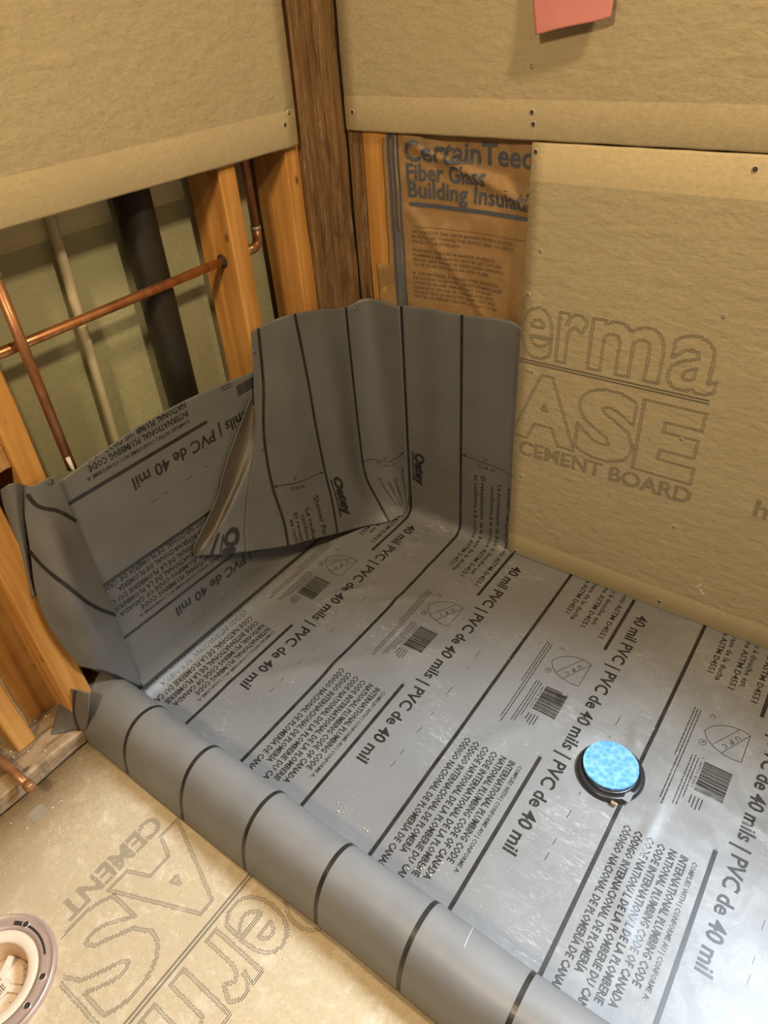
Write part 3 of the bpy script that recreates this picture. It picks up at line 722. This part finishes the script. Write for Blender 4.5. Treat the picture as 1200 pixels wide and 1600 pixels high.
def S(u, v):
    # left cove
    a = RL
    if u >= WX + a: x, z = u, 0.0
    else:
        s_ = (WX + a - u) / a
        if s_ < math.pi / 2: x, z = WX + a - a * math.sin(s_), a * (1 - math.cos(s_))
        else: x, z = WX, a + a * (s_ - math.pi / 2)
    r = 0.030 if u < 0.40 else max(0.004, 0.030 - (u - 0.40) * 1.0)
    if v >= -WY + r: y = -v; z2 = 0.0
    else:
        s_ = (-WY + r - v) / r
        if s_ < math.pi / 2: y, z2 = WY - r + r * math.sin(s_), r * (1 - math.cos(s_))
        else: y, z2 = WY, r + r * (s_ - math.pi / 2)
    k = 1.0 if z < 1e-9 and z2 < 1e-9 else 0.0
    lowz = max(0.0, 1 - (z + z2) / 0.03)
    edge = min(1.0, max(0.0, (0.812 - v) / 0.02)) if v > 0 else 1
    h = bumps(x, y) * lowz * edge
    px = 0.0
    if z > 0.03:   # gentle waves of the hanging sheet, left wall
        px = 0.0015 * math.sin(z * 14 + y * 5) * min(1, (z - .03) * 8) + 0.002 * math.exp(-((z - 0.30) / 0.05) ** 2 - ((y + 0.58) / 0.08) ** 2)
        px += 0.003
    py = 0.0
    if z2 > 0.03:
        py = -0.0010 * (1 + math.sin(x * 62)) * min(1, (z2 - .03) * 6) * (1 if x < .42 else 0)
    return Vector((x + px, y + py, z + z2 + h))
def topv(u): return -(0.560 + (u - 0.13) * 0.045 + 0.0015 * math.sin(u * 40))
def topu(v): return -0.503 - 0.019 * math.sin(max(0, (v - .34)) / .45 * math.pi)
def SG(u, v):     # the cut edges of the sheet: squeeze the last rows onto the edge line
    if v < -0.45: v = -0.45 + (v + 0.45) / 0.15 * (-topv(u) - 0.45)
    if u < -0.42: u = -0.42 + (u + 0.42) / 0.155 * (-topu(v) - 0.42)
    return S(u, v)
us = lin(-0.575, 0.0, 84) + lin(0.0, 0.6, 92)[1:] + lin(0.6, 1.72, 150)[1:]
vs2 = lin(-0.60, 0.0, 66) + lin(0.0, 0.812, 120)[1:]
def keepS(u, v):
    if u < 0.0 and v < 0.0: return False
    if v < -0.012 and u < 0.118: return False
    if v < -0.02 and u > 0.47: return False
    if v < topv(u): return False
    if u < 0 and (u < topu(v) or v > 0.808): return False
    if u < 0 and v < 0.06: return False
    if math.hypot(u - 0.856, v - 0.449) < 0.045: return False
    return True
def keepG(u, v):
    if u < 0.0 and v < 0.0: return False
    if v < -0.012 and u < 0.118: return False
    if v < -0.02 and u > 0.47: return False
    if u < 0 and (v < 0.06 or v > 0.808): return False
    return math.hypot(u - 0.856, v - 0.449) > 0.045
SHEET = grid_mesh('sheet', SG, us, vs2, LINER, liner, keepG, flip=-1)

# curb wrap: profile (y, z) from the pan side over to the bathroom side
CP = [(-0.8085, 0.0003), (-0.816, 0.007), (-0.822, 0.03), (-0.828, 0.062), (-0.836, 0.088), (-0.852, 0.105), (-0.874, 0.111), (-0.896, 0.106), (-0.914, 0.092), (-0.928, 0.070), (-0.936, 0.045), (-0.940, 0.020), (-0.943, 0.0015)]
CL = [0.0]; V0 = 0.8085
for p_, q_ in zip(CP[:-1], CP[1:]): CL.append(CL[-1] + math.dist(p_, q_))
VL = CL[-1]
CPp = Patch([[(0, y, z) for y, z in CP]] * 2)
def CS(u, v):
    s_ = max(0.0, min(VL, v - V0))
    k = max(i for i in range(len(CL) - 1) if CL[i] <= s_ + 1e-12); f = (s_ - CL[k]) / (CL[k + 1] - CL[k])
    p = CPp.col(0, k + f); y, z = p.y, p.z
    w_ = math.sin(math.pi * s_ / VL)
    y += 0.0022 * math.sin(u * 17 + s_ * 15) * w_ + 0.003 * math.sin(u * 5.1 + 1) * w_
    z += 0.0012 * math.sin(u * 13) * w_
    z += -(max(0, 0.03 - u) * 0.16) * w_
    return Vector((u, y, max(z, 0.0005)))
def endv(u): return VL + V0 - 0.006 * (1 + math.sin(u * 9 + 2))
def keepC(u, v): return v < endv(u)
def CG(u, v):
    if v > 0.95: v = 0.95 + (v - 0.95) / (V0 + VL - 0.95) * (endv(u) - 0.95)
    return CS(u, v)
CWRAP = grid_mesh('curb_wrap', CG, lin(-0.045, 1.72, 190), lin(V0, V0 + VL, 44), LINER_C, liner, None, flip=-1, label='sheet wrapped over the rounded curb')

FULL = [-0.274, 0.0, 0.2835, 0.588, 0.893, 1.198, 1.503]
BARS = [-0.459, -0.135, 0.131, 0.4365, 0.7405, 1.046, 1.351, 1.656]
SW = 0.0070
P = Print()
for u in FULL:
    P.sel('printed_stripe'); P.line((u, -0.60 if u > 0 else 0.06), (u, 0.811), SW, 0.006)
for u in BARS:
    P.sel('printed_stripe'); P.line((u, -0.60), (u, 0.184), SW, 0.006)
    P.sel('printed_stripe'); P.line((u, 0.488), (u, 0.811), SW, 0.006)
    P.text('"', (u - 0.0035, 0.4835), (0, 1), (1, 0), 0.004, 0.003, res=1, cut=0)
def keepT(u, v): return keepS(u, v) and v < 0.812
P.lay(S, PRINT, SHEET, 0.0005, -1, keep=keepT)
P = Print()
for u in [u_ for u_ in FULL + BARS if u_ > 0.05]:
    P.sel('printed_stripe'); P.line((u, V0 + 0.002), (u, V0 + VL), SW, 0.005)
P.lay(CS, PRINT, CWRAP, 0.0005, -1, keep=keepC)
P = Print()
RD, UP = (0, 1), (1, 0)
CODE = [(-0.0245, 0.0075, 'COMPLIES WITH | CONFORME AU | CONFORME A:', 0.228, 0.012), (-0.0430, 0.0120, 'INTERNATIONAL PLUMBING CODE', 0.218, 0.022),
        (-0.0605, 0.0120, 'NATIONAL PLUMBING CODE OF CANADA', 0.262, 0.022), (-0.0785, 0.0120, 'CODE INTERNATIONAL DE LA PLOMBERIE', 0.268, 0.022),
        (-0.0965, 0.0120, 'CODE NATIONAL DE LA PLOMBERIE DU CANADA', 0.318, 0.022), (-0.1160, 0.0120, 'CÓDIGO INTERNACIONAL DE PLOMERÍA', 0.248, 0.022),
        (-0.1345, 0.0120, 'CÓDIGO NACIONAL DE PLOMERÍA DE CANADA', 0.300, 0.022)]
ASTM = [(-0.0255, 'Shower Pan Liner meets ASTM D4551', 0.335, -0.178), (-0.0520, 'Le revêtement de bac à douche est', 0.300, -0.170), (-0.0700, 'conforme à la norme ASTM D4551', 0.305, -0.158),
        (-0.0965, 'El revestimiento de la base de la ducha', 0.320, -0.180), (-0.1145, 'es conforme a la norma ASTM D4551', 0.305, -0.178)]
def tile(P, ub, small=True, wall=True):
    for (db, cap, s_, L, bo) in CODE: P.text(s_, (ub + db, 0.525), RD, UP, cap, L, bo, cut=0.014, res=1)
    P.text('40 mil PVC | PVC de 40 mils | PVC de 40 mil', (ub + 0.0225, 0.048), RD, UP, 0.0245, 0.628, 0.020, cut=0.010, res=2)
    if wall:
        for (db, s_, L, v0) in ASTM: P.text(s_, (ub + db, v0), RD, UP, 0.0115, L, 0.014, cut=0.010, res=1)
        P.text('Oatey', (ub + 0.020, -0.185), RD, UP, 0.026, 0.098, 0.055, cut=0.01)
        P.sel('logo_underline'); P.line((ub + 0.0135, -0.185), (ub + 0.0135, -0.097), 0.0042, 0.008)
        P.sel('size_arrow'); dimension(P, ub - 0.149, ub - 0.006, -0.222, -0.212)
    if small:
        # fine print, badge, bar code
        rnd = random.Random(int(ub * 1000)); P.sel('fine_print')
        for (x, v0, v1) in ((-0.108, .226, .35), (-0.1025, .230, .45), (-0.097, .229, .46), (-0.082, .333, .447), (-0.0765, .331, .445), (-0.071, .334, .425)):
            v = v0
            while v < v1:
                L = rnd.uniform(.004, .012); P.line((ub + x, v), (ub + x, min(v1, v + L)), 0.0017, 0.02); v += L + .0014
        for (x, v0, v1) in ((-0.060, .412, .430), (-0.054, .412, .436), (-0.048, .412, .438), (-0.042, .412, .434)):
            P.line((ub + x, v0), (ub + x, v1), 0.0018, 0.02)
        v = 0.336; P.sel('bar_code')
        while v < 0.402:
            wb = rnd.choice([.0006, .0009, .0013, .0019]); x0 = -0.060
            P.line((ub + x0, v), (ub - 0.013, v), wb, 0.02); v += wb + rnd.choice([.0006, .0009, .0013])
        P.text('38753 41601', (ub - 0.0665, 0.340), RD, UP, 0.0042, 0.058, 0.0, res=1, cut=0)
        P.text('0', (ub - 0.066, 0.329), RD, UP, 0.0036, None, 0.0, res=1, cut=0)
        P.sel('printed_badge'); top = [(-0.079, .271), (-0.070, .254), (-0.056, .242), (-0.038, .235), (-0.022, .234), (-0.007, .237)]
        bot = [(-0.079, .271), (-0.070, .286), (-0.056, .297), (-0.038, .303), (-0.022, .305), (-0.007, .302)]
        tp = [(ub + a, b) for a, b in top]; bp_ = [(ub + a, b) for a, b in bot]
        P.poly(tp, .0011); P.poly(bp_, .0011); P.line(tp[-1], bp_[-1], .0011)
        P.line((ub - 0.026, .234), (ub - 0.060, .295), .0011); P.line((ub - 0.007, .237), (ub - 0.041, .303), .0011)
        dd = np.array([-0.034, 0.066]); dd = dd / np.linalg.norm(dd)
        for ch, k_ in (('U', .010), ('P', .027), ('C', .043)):
            o_ = np.array([ub - 0.022, .241]) + dd * k_
            P.text(ch, tuple(o_), tuple(dd), (dd[1], -dd[0]), 0.0095, 0.0078, 0.0, cut=0)
        P.text('C', (ub - 0.079, .226), RD, UP, 0.0085, 0.008, 0.0, cut=0)
        P.text('R', (ub - 0.0775, .2945), RD, UP, 0.0065, 0.005, 0.0, cut=0, res=1)
        P.poly([(ub - 0.0745 + .0062 * math.cos(a), .297 + .0062 * math.sin(a)) for a in [i * math.pi / 8 for i in range(17)]], .0008)
    P.sel('register_marks')
    for (v0, v1) in ((.325, .350), (.378, .384), (.44, .462), (.512, .520), (.553, .570), (.612, .624), (.640, .655)):
        P.line((ub + 0.088, v0), (ub + 0.088 - 0.001, v1), 0.0010, 0.02)
def dimension(P, x0, x1, v0, v1, dv=0.0, rows=True):
    P.line((x0, v0), (x1, v1), 0.0014, 0.008)
    for (x, v, s_) in ((x0, v0, 1), (x1, v1, -1)):
        P.quad([(x, v), (x + s_ * 0.009, v - 0.004), (x + s_ * 0.009, v + 0.004)][::1])
    mx = (x0 + x1) / 2; mv = (v0 + v1) / 2
    P.text('6"', (mx - 0.012, mv - 0.006), (1, 0), (0, -1), 0.009, 0.010, 0.0, cut=0, res=1)
    P.text('15.24 cm', (mx - 0.030, mv + 0.016), (1, 0), (0, -1), 0.009, 0.048, 0.0, cut=0.01, res=1)
for ub in BARS[:-1]:
    tile(P, ub, small=(ub != -0.135), wall=(0.0 < ub < 0.5))
for ub in BARS[4:-1]:
    for (db, s_, L, v0) in ASTM: P.text(s_, (ub + db, v0), RD, UP, 0.0115, L, 0.014, cut=0.02, res=1)
P.lay(S, PRINT, SHEET, 0.0005, -1, keep=lambda u, v: keepT(u, v) and not (v < -0.01 and u > 0.425))

# ---- corner flap
FP = Patch(FLAP)
CF = grid_mesh('corner_flap', FP, lin(0, 7, 84), lin(0, 5, 70), LINER, liner, flip=1, label='excess sheet folded flat in the corner')
F2 = Patch(FLAP2)
CF2 = grid_mesh('corner_flap', F2, lin(0, 3, 16), lin(0, 3, 24), LINER, liner, flip=1, label='lower left tail of the folded corner')
RB = Patch(RIBBON)
grid_mesh('folded_edge', RB, lin(0, 2, 12), lin(0, 7, 60), LINER_B, liner, flip=-1, label='brownish back of the sheet showing in the curled fold')
tube('cut_edge', [RB(2, t_) + Vector((0.0008, 0, 0)) for t_ in lin(0, 7, 50)], 0.0007, LINER, liner, 6)
tube('cut_edge', [RB(0, t_) + Vector((0.0008, 0, 0)) for t_ in lin(0, 7, 50)], 0.0007, LINER, liner, 6)
# stripes are laid with a constant width: re-lay by true distance
def strip_on(P_, F, pts, wd, name, parent, flip=1, off=0.0013):
    vs = []; fs = []; q = Patch([[(a, b, 0) for a, b in pts]] * 2); k_ = 8 * (len(pts) - 1) if len(pts) < 12 else len(pts) - 1
    pts = [tuple(q.col(0, i * (len(pts) - 1) / k_))[:2] for i in range(k_ + 1)]
    for i, (a, b) in enumerate(pts):
        p = F(a, b); a0, b0 = pts[max(0, i - 1)]; a1, b1 = pts[min(len(pts) - 1, i + 1)]
        d_ = (F(a1, b1) - F(a0, b0)).normalized(); n_ = normal(F, a, b, flip, 0.02); s_ = d_.cross(n_).normalized()
        vs += [p + s_ * wd / 2 + n_ * off, p - s_ * wd / 2 + n_ * off]
    for i in range(len(pts) - 1): fs.append((2 * i, 2 * i + 1, 2 * i + 3, 2 * i + 2))
    return vs, fs
def join_strips(lst, parent, mat=PRINT):
    for vs, fs in lst: from_py('printed_stripe', vs, fs, mat, parent)
L_ = [strip_on(None, FP, [(c_, t_) for t_ in lin(0, 5, 70)], wd_, '', None) for c_, wd_ in ((2, .006), (4, .006), (6, .0065))]
join_strips(L_, CF); L_ = []
L_.append(strip_on(None, F2, [(1.75, t_) for t_ in lin(1.75, 3.0, 12)], .006, '', None))
L_.append(strip_on(None, F2, [(1.35, t_) for t_ in lin(2.0, 2.9, 10)], .0035, '', None))
join_strips(L_, CF2)
P = Print()   # local metres measured on the flap -> patch coords
def conv_for(F, s0, t0, ds, dt):
    """origin (s0,t0); +x across columns at ds metres per unit (columns run right to left), +y down rows"""
    return lambda a, b: (s0 - a / ds, t0 + b / dt)
colw = (FP(4, 3.5) - FP(6, 3.5)).length / 2; rowh = (FP(5, 3) - FP(5, 4)).length
P.text('Shower Pan Liner meets', (0.128, 0.058), (0.08, 1), (1, -0.08), 0.0165, 0.265, 0.006, cut=0.01)
P.text('Le revêtement de bac', (0.093, 0.080), (0.08, 1), (1, -0.08), 0.0165, 0.245, 0.006, cut=0.01)
P.text('conforme à la norme', (0.072, 0.092), (0.08, 1), (1, -0.08), 0.0165, 0.235, 0.006, cut=0.01)
P.text('El revestimiento de la', (0.043, 0.080), (0.08, 1), (1, -0.08), 0.0165, 0.25, 0.006, cut=0.01)
P.text('es conforme a la norma', (0.020, 0.097), (0.08, 1), (1, -0.08), 0.0165, 0.26, 0.006, cut=0.01)
dimension(P, 0.006, colw * 2 - 0.006, 0.008, 0.004)
P.text('Oatey', (colw * 2 + 0.022, 0.020), (0.06, 1), (1, -0.06), 0.028, 0.118, 0.055, cut=0.01)
P.line((colw * 2 + 0.014, 0.028), (colw * 2 + 0.020, 0.140), 0.004, 0.008)
P.lay(FP, PRINT, CF, 0.0008, 1, conv=conv_for(FP, 6, 3.0, colw, rowh), keep=lambda a, b: 0.05 < a < 6.95 and b < 4.96)
P = Print()
c2 = (FP(0, 3) - FP(2, 3)).length / 2; r2 = (FP(1, 2) - FP(1, 3)).length
P.text('Shower Pan Liner meets ASTM D4551', (0.084, 0.050), (0.02, 1), (1, 0), 0.0095, 0.255, 0.004, cut=0.008)
P.text('Le revêtement de bac à', (0.060, 0.055), (0.06, 1), (1, 0), 0.0095, 0.15, 0.004, cut=0.01)
P.text('conforme à la norme', (0.044, 0.062), (0.10, 1), (1, 0), 0.0095, 0.14, 0.004, cut=0.01)
P.text('El revestimiento de la', (0.026, 0.060), (0.14, 1), (1, 0), 0.0070, 0.13, 0.004, cut=0.01)
P.poly([(0.003, 0.03), (0.02, 0.008), (0.045, -0.002), (0.07, -0.002), (0.098, 0.010)], 0.0012)
P.quad([(0.1, 0.011), (0.092, 0.004), (0.091, 0.013)])
P.text('15.24 cm', (0.030, 0.012), (1, 0), (0, -1), 0.007, 0.04, 0.0, cut=0.01, res=1)
P.text('6"', (0.045, -0.008), (1, 0), (0, -1), 0.008, 0.009, 0.0, cut=0, res=1)
P.lay(FP, PRINT, CF, 0.0008, 1, conv=conv_for(FP, 2, 2.45, c2, r2), keep=lambda a, b: 0.02 < a < 6.95 and b < 4.97)
P = Print()
P.text('Oatey', (0.0, 0.0), (0.05, 1), (1, -0.05), 0.028, 0.105, 0.055, cut=0.008)
P.lay(F2, PRINT, CF2, 0.0010, 1, conv=lambda a, b: (1.25 - a / 0.036, 1.85 + b / 0.045), keep=lambda a, b: 0 <= a <= 2.9 and b < 2.97)

# ---- jamb flap (the end of the sheet turned up against the end studs)
WG = Patch(WING)
JF = grid_mesh('jamb_flap', WG, lin(0, 4, 44), lin(0, 5, 60), LINER, liner, flip=1, label='loose end of the sheet nailed up over the end stud')
W2 = Patch(WING2)
grid_mesh('jamb_flap', W2, lin(0, 3, 18), lin(0, 5, 36), LINER, liner, flip=1, label='narrow dark return of the sheet beyond the end stud')
EP = Patch(ENDP)
EF = grid_mesh('curb_end_flap', EP, lin(0, 3, 18), lin(0, 2, 18), LINER, liner, flip=-1)
L_ = [strip_on(None, WG, [(0, 1.3), (0.7, 1.17), (1.5, 1.0), (2.3, 0.86), (3.0, 0.66), (3.5, 0.4)], .006, '', None),
      strip_on(None, WG, [(0, 3.38), (0.5, 3.3), (1, 3.18), (1.5, 3.0), (2, 2.75), (2.5, 2.5), (3, 2.3), (3.5, 2.15), (4, 2.0)], .0062, '', None),
      strip_on(None, WG, [(0, 4.97), (0.7, 4.92), (1.4, 4.88), (2.0, 4.9), (2.8, 4.93)], .0055, '', None),
      strip_on(None, EP, [(1.75, 0.0), (1.85, 1.0), (2.35, 2.0)], .005, '', None, -1)]
join_strips(L_[:3], JF); join_strips(L_[3:], EF)
# roofing nails holding the sheet
for (p_, n_) in ((WG(1.0, 0.22), (1, 0, 0)), (FP(6.75, 0.45), (1, 0, 0)), (FP(1.6, 0.12), (.7, -.7, 0)), (FP(6.2, 2.25), (1, 0, 0))):
    bm = bmesh.new(); bmesh.ops.create_cone(bm, cap_ends=True, segments=16, radius1=0.0048, radius2=0.0038, depth=0.0016)
    q = Vector(n_).normalized().to_track_quat('Z', 'Y').to_matrix().to_4x4(); q.translation = Vector(p_) + Vector(n_).normalized() * 0.0012
    bmesh.ops.transform(bm, matrix=q, verts=bm.verts); from_bm('nail', bm, SCREW if p_.y < -0.7 else LINER, liner, True)
# cut end of the left curb, a wood block showing beyond the wrap
lumber('curb_lumber', (-0.02, -0.905, 0.0), (1.70, -0.846, 0.076), PINE, floor, 0, 0.0008, 31)

P = Print('scuff')
rnd = random.Random(44)
for (u0, v0, a_, b_) in ((0.765, 0.872, .006, .004), (0.795, 0.866, .008, .003), (0.815, 0.858, .016, .002), (0.805, 0.862, .010, .0025), (0.560, 0.900, .003, .003)):
    P.sel('scuff'); P.quad([(u0 + a_ * rnd.uniform(.6, 1.2) * math.cos(t_), v0 + b_ * rnd.uniform(.5, 1.3) * math.sin(t_)) for t_ in [i * math.pi / 5 for i in range(10)]])
P.sel('scuff'); P.line((0.80, 0.905), (0.806, 0.945), 0.0012, 0.006)
P.lay(CS, simple('pale_scuff', (0.42, 0.43, 0.43), 0.7), CWRAP, 0.0006, -1)
# ------------------------------------------------------------------ shower drain
dr = empty('shower_drain', (0.856, -0.449, 0.0), label='round shower drain with black clamping ring under blue tape', cat='drain')
DC = (0.856, -0.449, 0.002)
lathe('clamping_ring', [(0.040, -0.012), (0.0405, 0.001), (0.046, 0.003), (0.0475, 0.0065), (0.051, 0.0085), (0.0555, 0.008), (0.0580, 0.0045), (0.0590, 0.0005), (0.0575, -0.006)], DC, BLACKRUB, dr, 64)
lathe('inner_ring', [(0.041, -0.010), (0.041, 0.010), (0.0445, 0.0115), (0.0475, 0.0100), (0.0485, 0.004)], DC, BLACKRUB, dr, 64)
bm = bmesh.new(); rnd = random.Random(12); cen = Vector((0.853, -0.444, 0.0175)); R_ = 0.0475
ring = []; rings = []
for k_, rr in enumerate((0.25, 0.5, 0.75, 0.92, 1.0, 1.01)):
    row = []
    for j in range(72):
        a = 2 * math.pi * j / 72; e = 1 + (rnd.uniform(-.008, .008) if rr >= 1 else 0) + 0.008 * math.sin(a * 3 + 1)
        row.append(bm.verts.new(cen + Vector((R_ * rr * e * math.cos(a), R_ * rr * e * math.sin(a), (0.0006 * math.sin(a * 2 + rr * 5) if rr < 1 else 0) - (0.0045 if k_ == 5 else 0)))))
    rings.append(row)
c0 = bm.verts.new(cen)
for j in range(72): bm.faces.new((c0, rings[0][j], rings[0][(j + 1) % 72]))
for i in range(5):
    for j in range(72): bm.faces.new((rings[i][j], rings[i + 1][j], rings[i + 1][(j + 1) % 72], rings[i][(j + 1) % 72]))
from_bm('blue_tape', bm, BLUE, dr, False)
lathe('riser', [(0.043, -0.004), (0.043, 0.0125)], DC, BLACKRUB, dr, 48)
bm = bmesh.new()
box_bm(bm, (0.878, -0.5075, 0.006), (0.889, -0.5025, 0.010), 0.001)
from_bm('bolt', bm, simple('brass_bolt', (0.55, 0.36, 0.2), 0.4, 0.8), dr)
box('glue_smear', (0.893, -0.492, 0.009), (0.905, -0.47, 0.0107), CLEAR, dr, 0.0008)

# ------------------------------------------------------------------ toilet flange
FC = (0.236, -1.272, 0.0)
fl = empty('toilet_flange', FC, label='round toilet flange with metal ring and cream plastic throat, bottom left corner', cat='flange')
RO = 0.092
lathe('metal_ring', [(0.068, 0.004), (0.069, 0.0085), (0.0745, 0.0095), (0.082, 0.0090), (0.0875, 0.0085), (0.0890, 0.0100), (0.0905, 0.0100), (RO, 0.0070), (RO, 0.0005)], FC, STEEL, fl, 96)
lathe('plastic_collar', [(0.050, -0.02), (0.0515, 0.0040), (0.054, 0.0068), (0.0665, 0.0072), (0.0695, 0.0055), (0.070, 0.0)], FC, PVCW, fl, 96)
lathe('throat', [(0.0515, 0.004), (0.049, -0.006), (0.046, -0.030), (0.0445, -0.045)], FC, PVCO, fl, 96)
lathe('test_cap', [(0.0005, -0.022), (0.020, -0.0215), (0.030, -0.024), (0.037, -0.026), (0.040, -0.030), (0.0445, -0.034)], FC, PVCW, fl, 64)
# cap ribs (four webs) and a label with bars
for k_ in range(4):
    a = k_ * math.pi / 2 + 0.5; bm = bmesh.new(); box_bm(bm, (0.010, -0.005, -0.024), (0.041, 0.005, -0.015), 0.001)
    bmesh.ops.rotate(bm, verts=bm.verts, cent=(0, 0, 0), matrix=Matrix.Rotation(a, 3, 'Z')); bmesh.ops.translate(bm, verts=bm.verts, vec=FC)
    from_bm('rib', bm, PVCW, fl)
bm = bmesh.new()
for k_ in range(6):
    box_bm(bm, (FC[0] + 0.004, FC[1] - 0.008 + k_ * 0.0028, -0.0155), (FC[0] + 0.016, FC[1] - 0.0068 + k_ * 0.0028 - .0004 * (k_ % 2), -0.0150))
from_bm('bar_code', bm, INK, fl)
box('sticker', (FC[0] - 0.002, FC[1] - 0.014, -0.020), (FC[0] + 0.020, FC[1] + 0.014, -0.0156), PVCW, fl, 0.0005)
for (a, ) in ((0.66,), (0.18,), (1.9,), (-0.5,), (2.6,)):
    c_ = (FC[0] + 0.0785 * math.cos(a), FC[1] + 0.0785 * math.sin(a), 0.0092)
    lathe('screw_hole', [(0.0045, 0.0006), (0.0040, 0.0007), (0.0026, 0.0002), (0.0003, 0.0001)], c_, DARKHOLE, fl, 20)
    lathe('hole_rim', [(0.0062, 0.0), (0.0056, 0.0012), (0.0044, 0.0010), (0.0042, 0.0)], c_, STEEL, fl, 20)
def punch(o, c, rad, z0=-0.1, z1=0.1):
    bm2 = bmesh.new(); bmesh.ops.create_cone(bm2, cap_ends=True, segments=64, radius1=rad, radius2=rad, depth=z1 - z0)
    bmesh.ops.translate(bm2, verts=bm2.verts, vec=(c[0], c[1], (z0 + z1) / 2)); me2 = bpy.data.meshes.new('cut'); bm2.to_mesh(me2); bm2.free()
    co = bpy.data.objects.new('cut', me2); COL.objects.link(co)
    md = o.modifiers.new('hole', 'BOOLEAN'); md.object = co; md.operation = 'DIFFERENCE'; md.solver = 'EXACT'
    bpy.context.view_layer.update()
    nm = bpy.data.meshes.new_from_object(o.evaluated_get(bpy.context.evaluated_depsgraph_get()))
    o.modifiers.clear(); o.data = nm; bpy.data.objects.remove(co); bpy.data.meshes.remove(me2)
for o_ in list(fb.children) + list(floor.children):
    if o_.name.startswith(('panel', 'subfloor')): punch(o_, FC, 0.066)
# curved bolt slot
bm = bmesh.new(); n = 24; vs = []
for i in range(n + 1):
    a = 1.05 + 1.1 * i / n; wd = 0.0016 if i < n - 4 else 0.003
    for r in (0.0775 - wd, 0.0775 + wd): vs.append(bm.verts.new((FC[0] + r * math.cos(a), FC[1] + r * math.sin(a), 0.0100)))
for i in range(n): bm.faces.new((vs[2 * i], vs[2 * i + 1], vs[2 * i + 3], vs[2 * i + 2]))
from_bm('bolt_slot', bm, DARKHOLE, fl)

# ------------------------------------------------------------------ pink paper held on the wall above the frame
def PK(a, b):
    # quad: bottom left (.443,1.054) bottom right (.553,1.083); leans out at the bottom
    x = 0.412 + 0.137 * a + (0.031) * (b) + (0.553 - 0.443 - 0.137) * a * b
    z = 1.105 + 0.16 * (1 - b) - 0.0 + (-0.211 + 0.0) * b * 1.0 + (0.029) * a * b
    y = -T - 0.003 - 0.030 * b * b - 0.004 * math.sin(a * 3) * b
    return Vector((x, y, z))
PKP = Patch([[(0.375, -0.015, 1.25), (0.395, -0.020, 1.17), (0.416, -0.030, 1.105), (0.430, -0.042, 1.062)],
             [(0.430, -0.015, 1.25), (0.440, -0.021, 1.17), (0.455, -0.031, 1.110), (0.4745, -0.044, 1.070)],
             [(0.485, -0.015, 1.25), (0.495, -0.020, 1.17), (0.505, -0.030, 1.115), (0.520, -0.041, 1.076)],
             [(0.535, -0.015, 1.25), (0.537, -0.020, 1.17), (0.542, -0.028, 1.120), (0.5435, -0.038, 1.0805)]])
t = empty('pink_paper', (0.47, -0.02, 1.25), label='corner of a pink paper sheet hanging from the upper right board', cat='paper')
grid_mesh('sheet', PKP, lin(0, 3, 20), lin(0, 3, 24), PINK, t, thick=0.0004, flip=-1)

# ------------------------------------------------------------------ crumbs of plaster and sawdust
bm = bmesh.new(); rnd = random.Random(5)
def crumb(x, y, z, s_):
    r = bmesh.ops.create_icosphere(bm, subdivisions=1, radius=s_)
    sx, sy, sz = (rnd.uniform(.5, 1.4) for _ in range(3))
    for v in r['verts']: v.co = Vector((x + v.co.x * sx, y + v.co.y * sy, z + v.co.z * sz * 0.7 + s_ * 0.5))
for i in range(420):
    x = rnd.uniform(0.01, 0.75); y = rnd.uniform(-1.35, -0.95)
    if math.hypot(x - FC[0], y - FC[1]) < 0.094: continue
    if rnd.random() < 0.35: x = 0.13 + rnd.gauss(0, .05); y = -1.08 + rnd.gauss(0, .05)
    crumb(max(0.004, x), y, 0.0, rnd.choice([.0005, .0007, .0009, .0014]))
for i in range(60): crumb(rnd.uniform(-0.14, -0.01), rnd.uniform(-1.12, -0.93), 0.0385, rnd.choice([.0008, .0012, .002]))
for i in range(70):
    a = rnd.uniform(0, 6.28); r = rnd.uniform(.02, .042); crumb(FC[0] + r * math.cos(a), FC[1] + r * math.sin(a), -0.024, rnd.choice([.0008, .0014]))
cr_o = from_bm('plaster_crumbs', bm, CHIP, None, kind='stuff', label='scattered pale plaster crumbs and sawdust on the floor board', cat='debris')
bm = bmesh.new()
for i in range(130):
    x = rnd.uniform(0.05, 1.15); y = rnd.uniform(-0.77, -0.06); p = S(x, -y)
    if math.hypot(x - .856, y + .449) < .07: continue
    crumb(p.x, p.y, p.z, rnd.choice([.0005, .0007, .0007, .0013]))
for (x, y) in ((0.675, -0.775), (0.69, -0.76), (0.66, -0.785), (0.56, -0.78), (0.50, -0.775)):
    for k_ in range(5): crumb(x + rnd.gauss(0, .012), max(-.79, y + rnd.gauss(0, .008)), 0.0005, rnd.choice([.0009, .0016]))
from_bm('plaster_crumbs', bm, CHIP, None, kind='stuff', label='tiny white plaster crumbs lying on the grey liner', cat='debris')
for o in bpy.data.objects:
    if o.name.split('.')[0] in ('register_marks', 'fine_print', 'printed_mark', 'bar_code', 'printed_lettering', 'size_arrow'): o['kind'] = 'stuff'
    if o.type == 'MESH' and o.parent is None and 'kind' not in o and 'label' not in o: o['kind'] = 'structure'
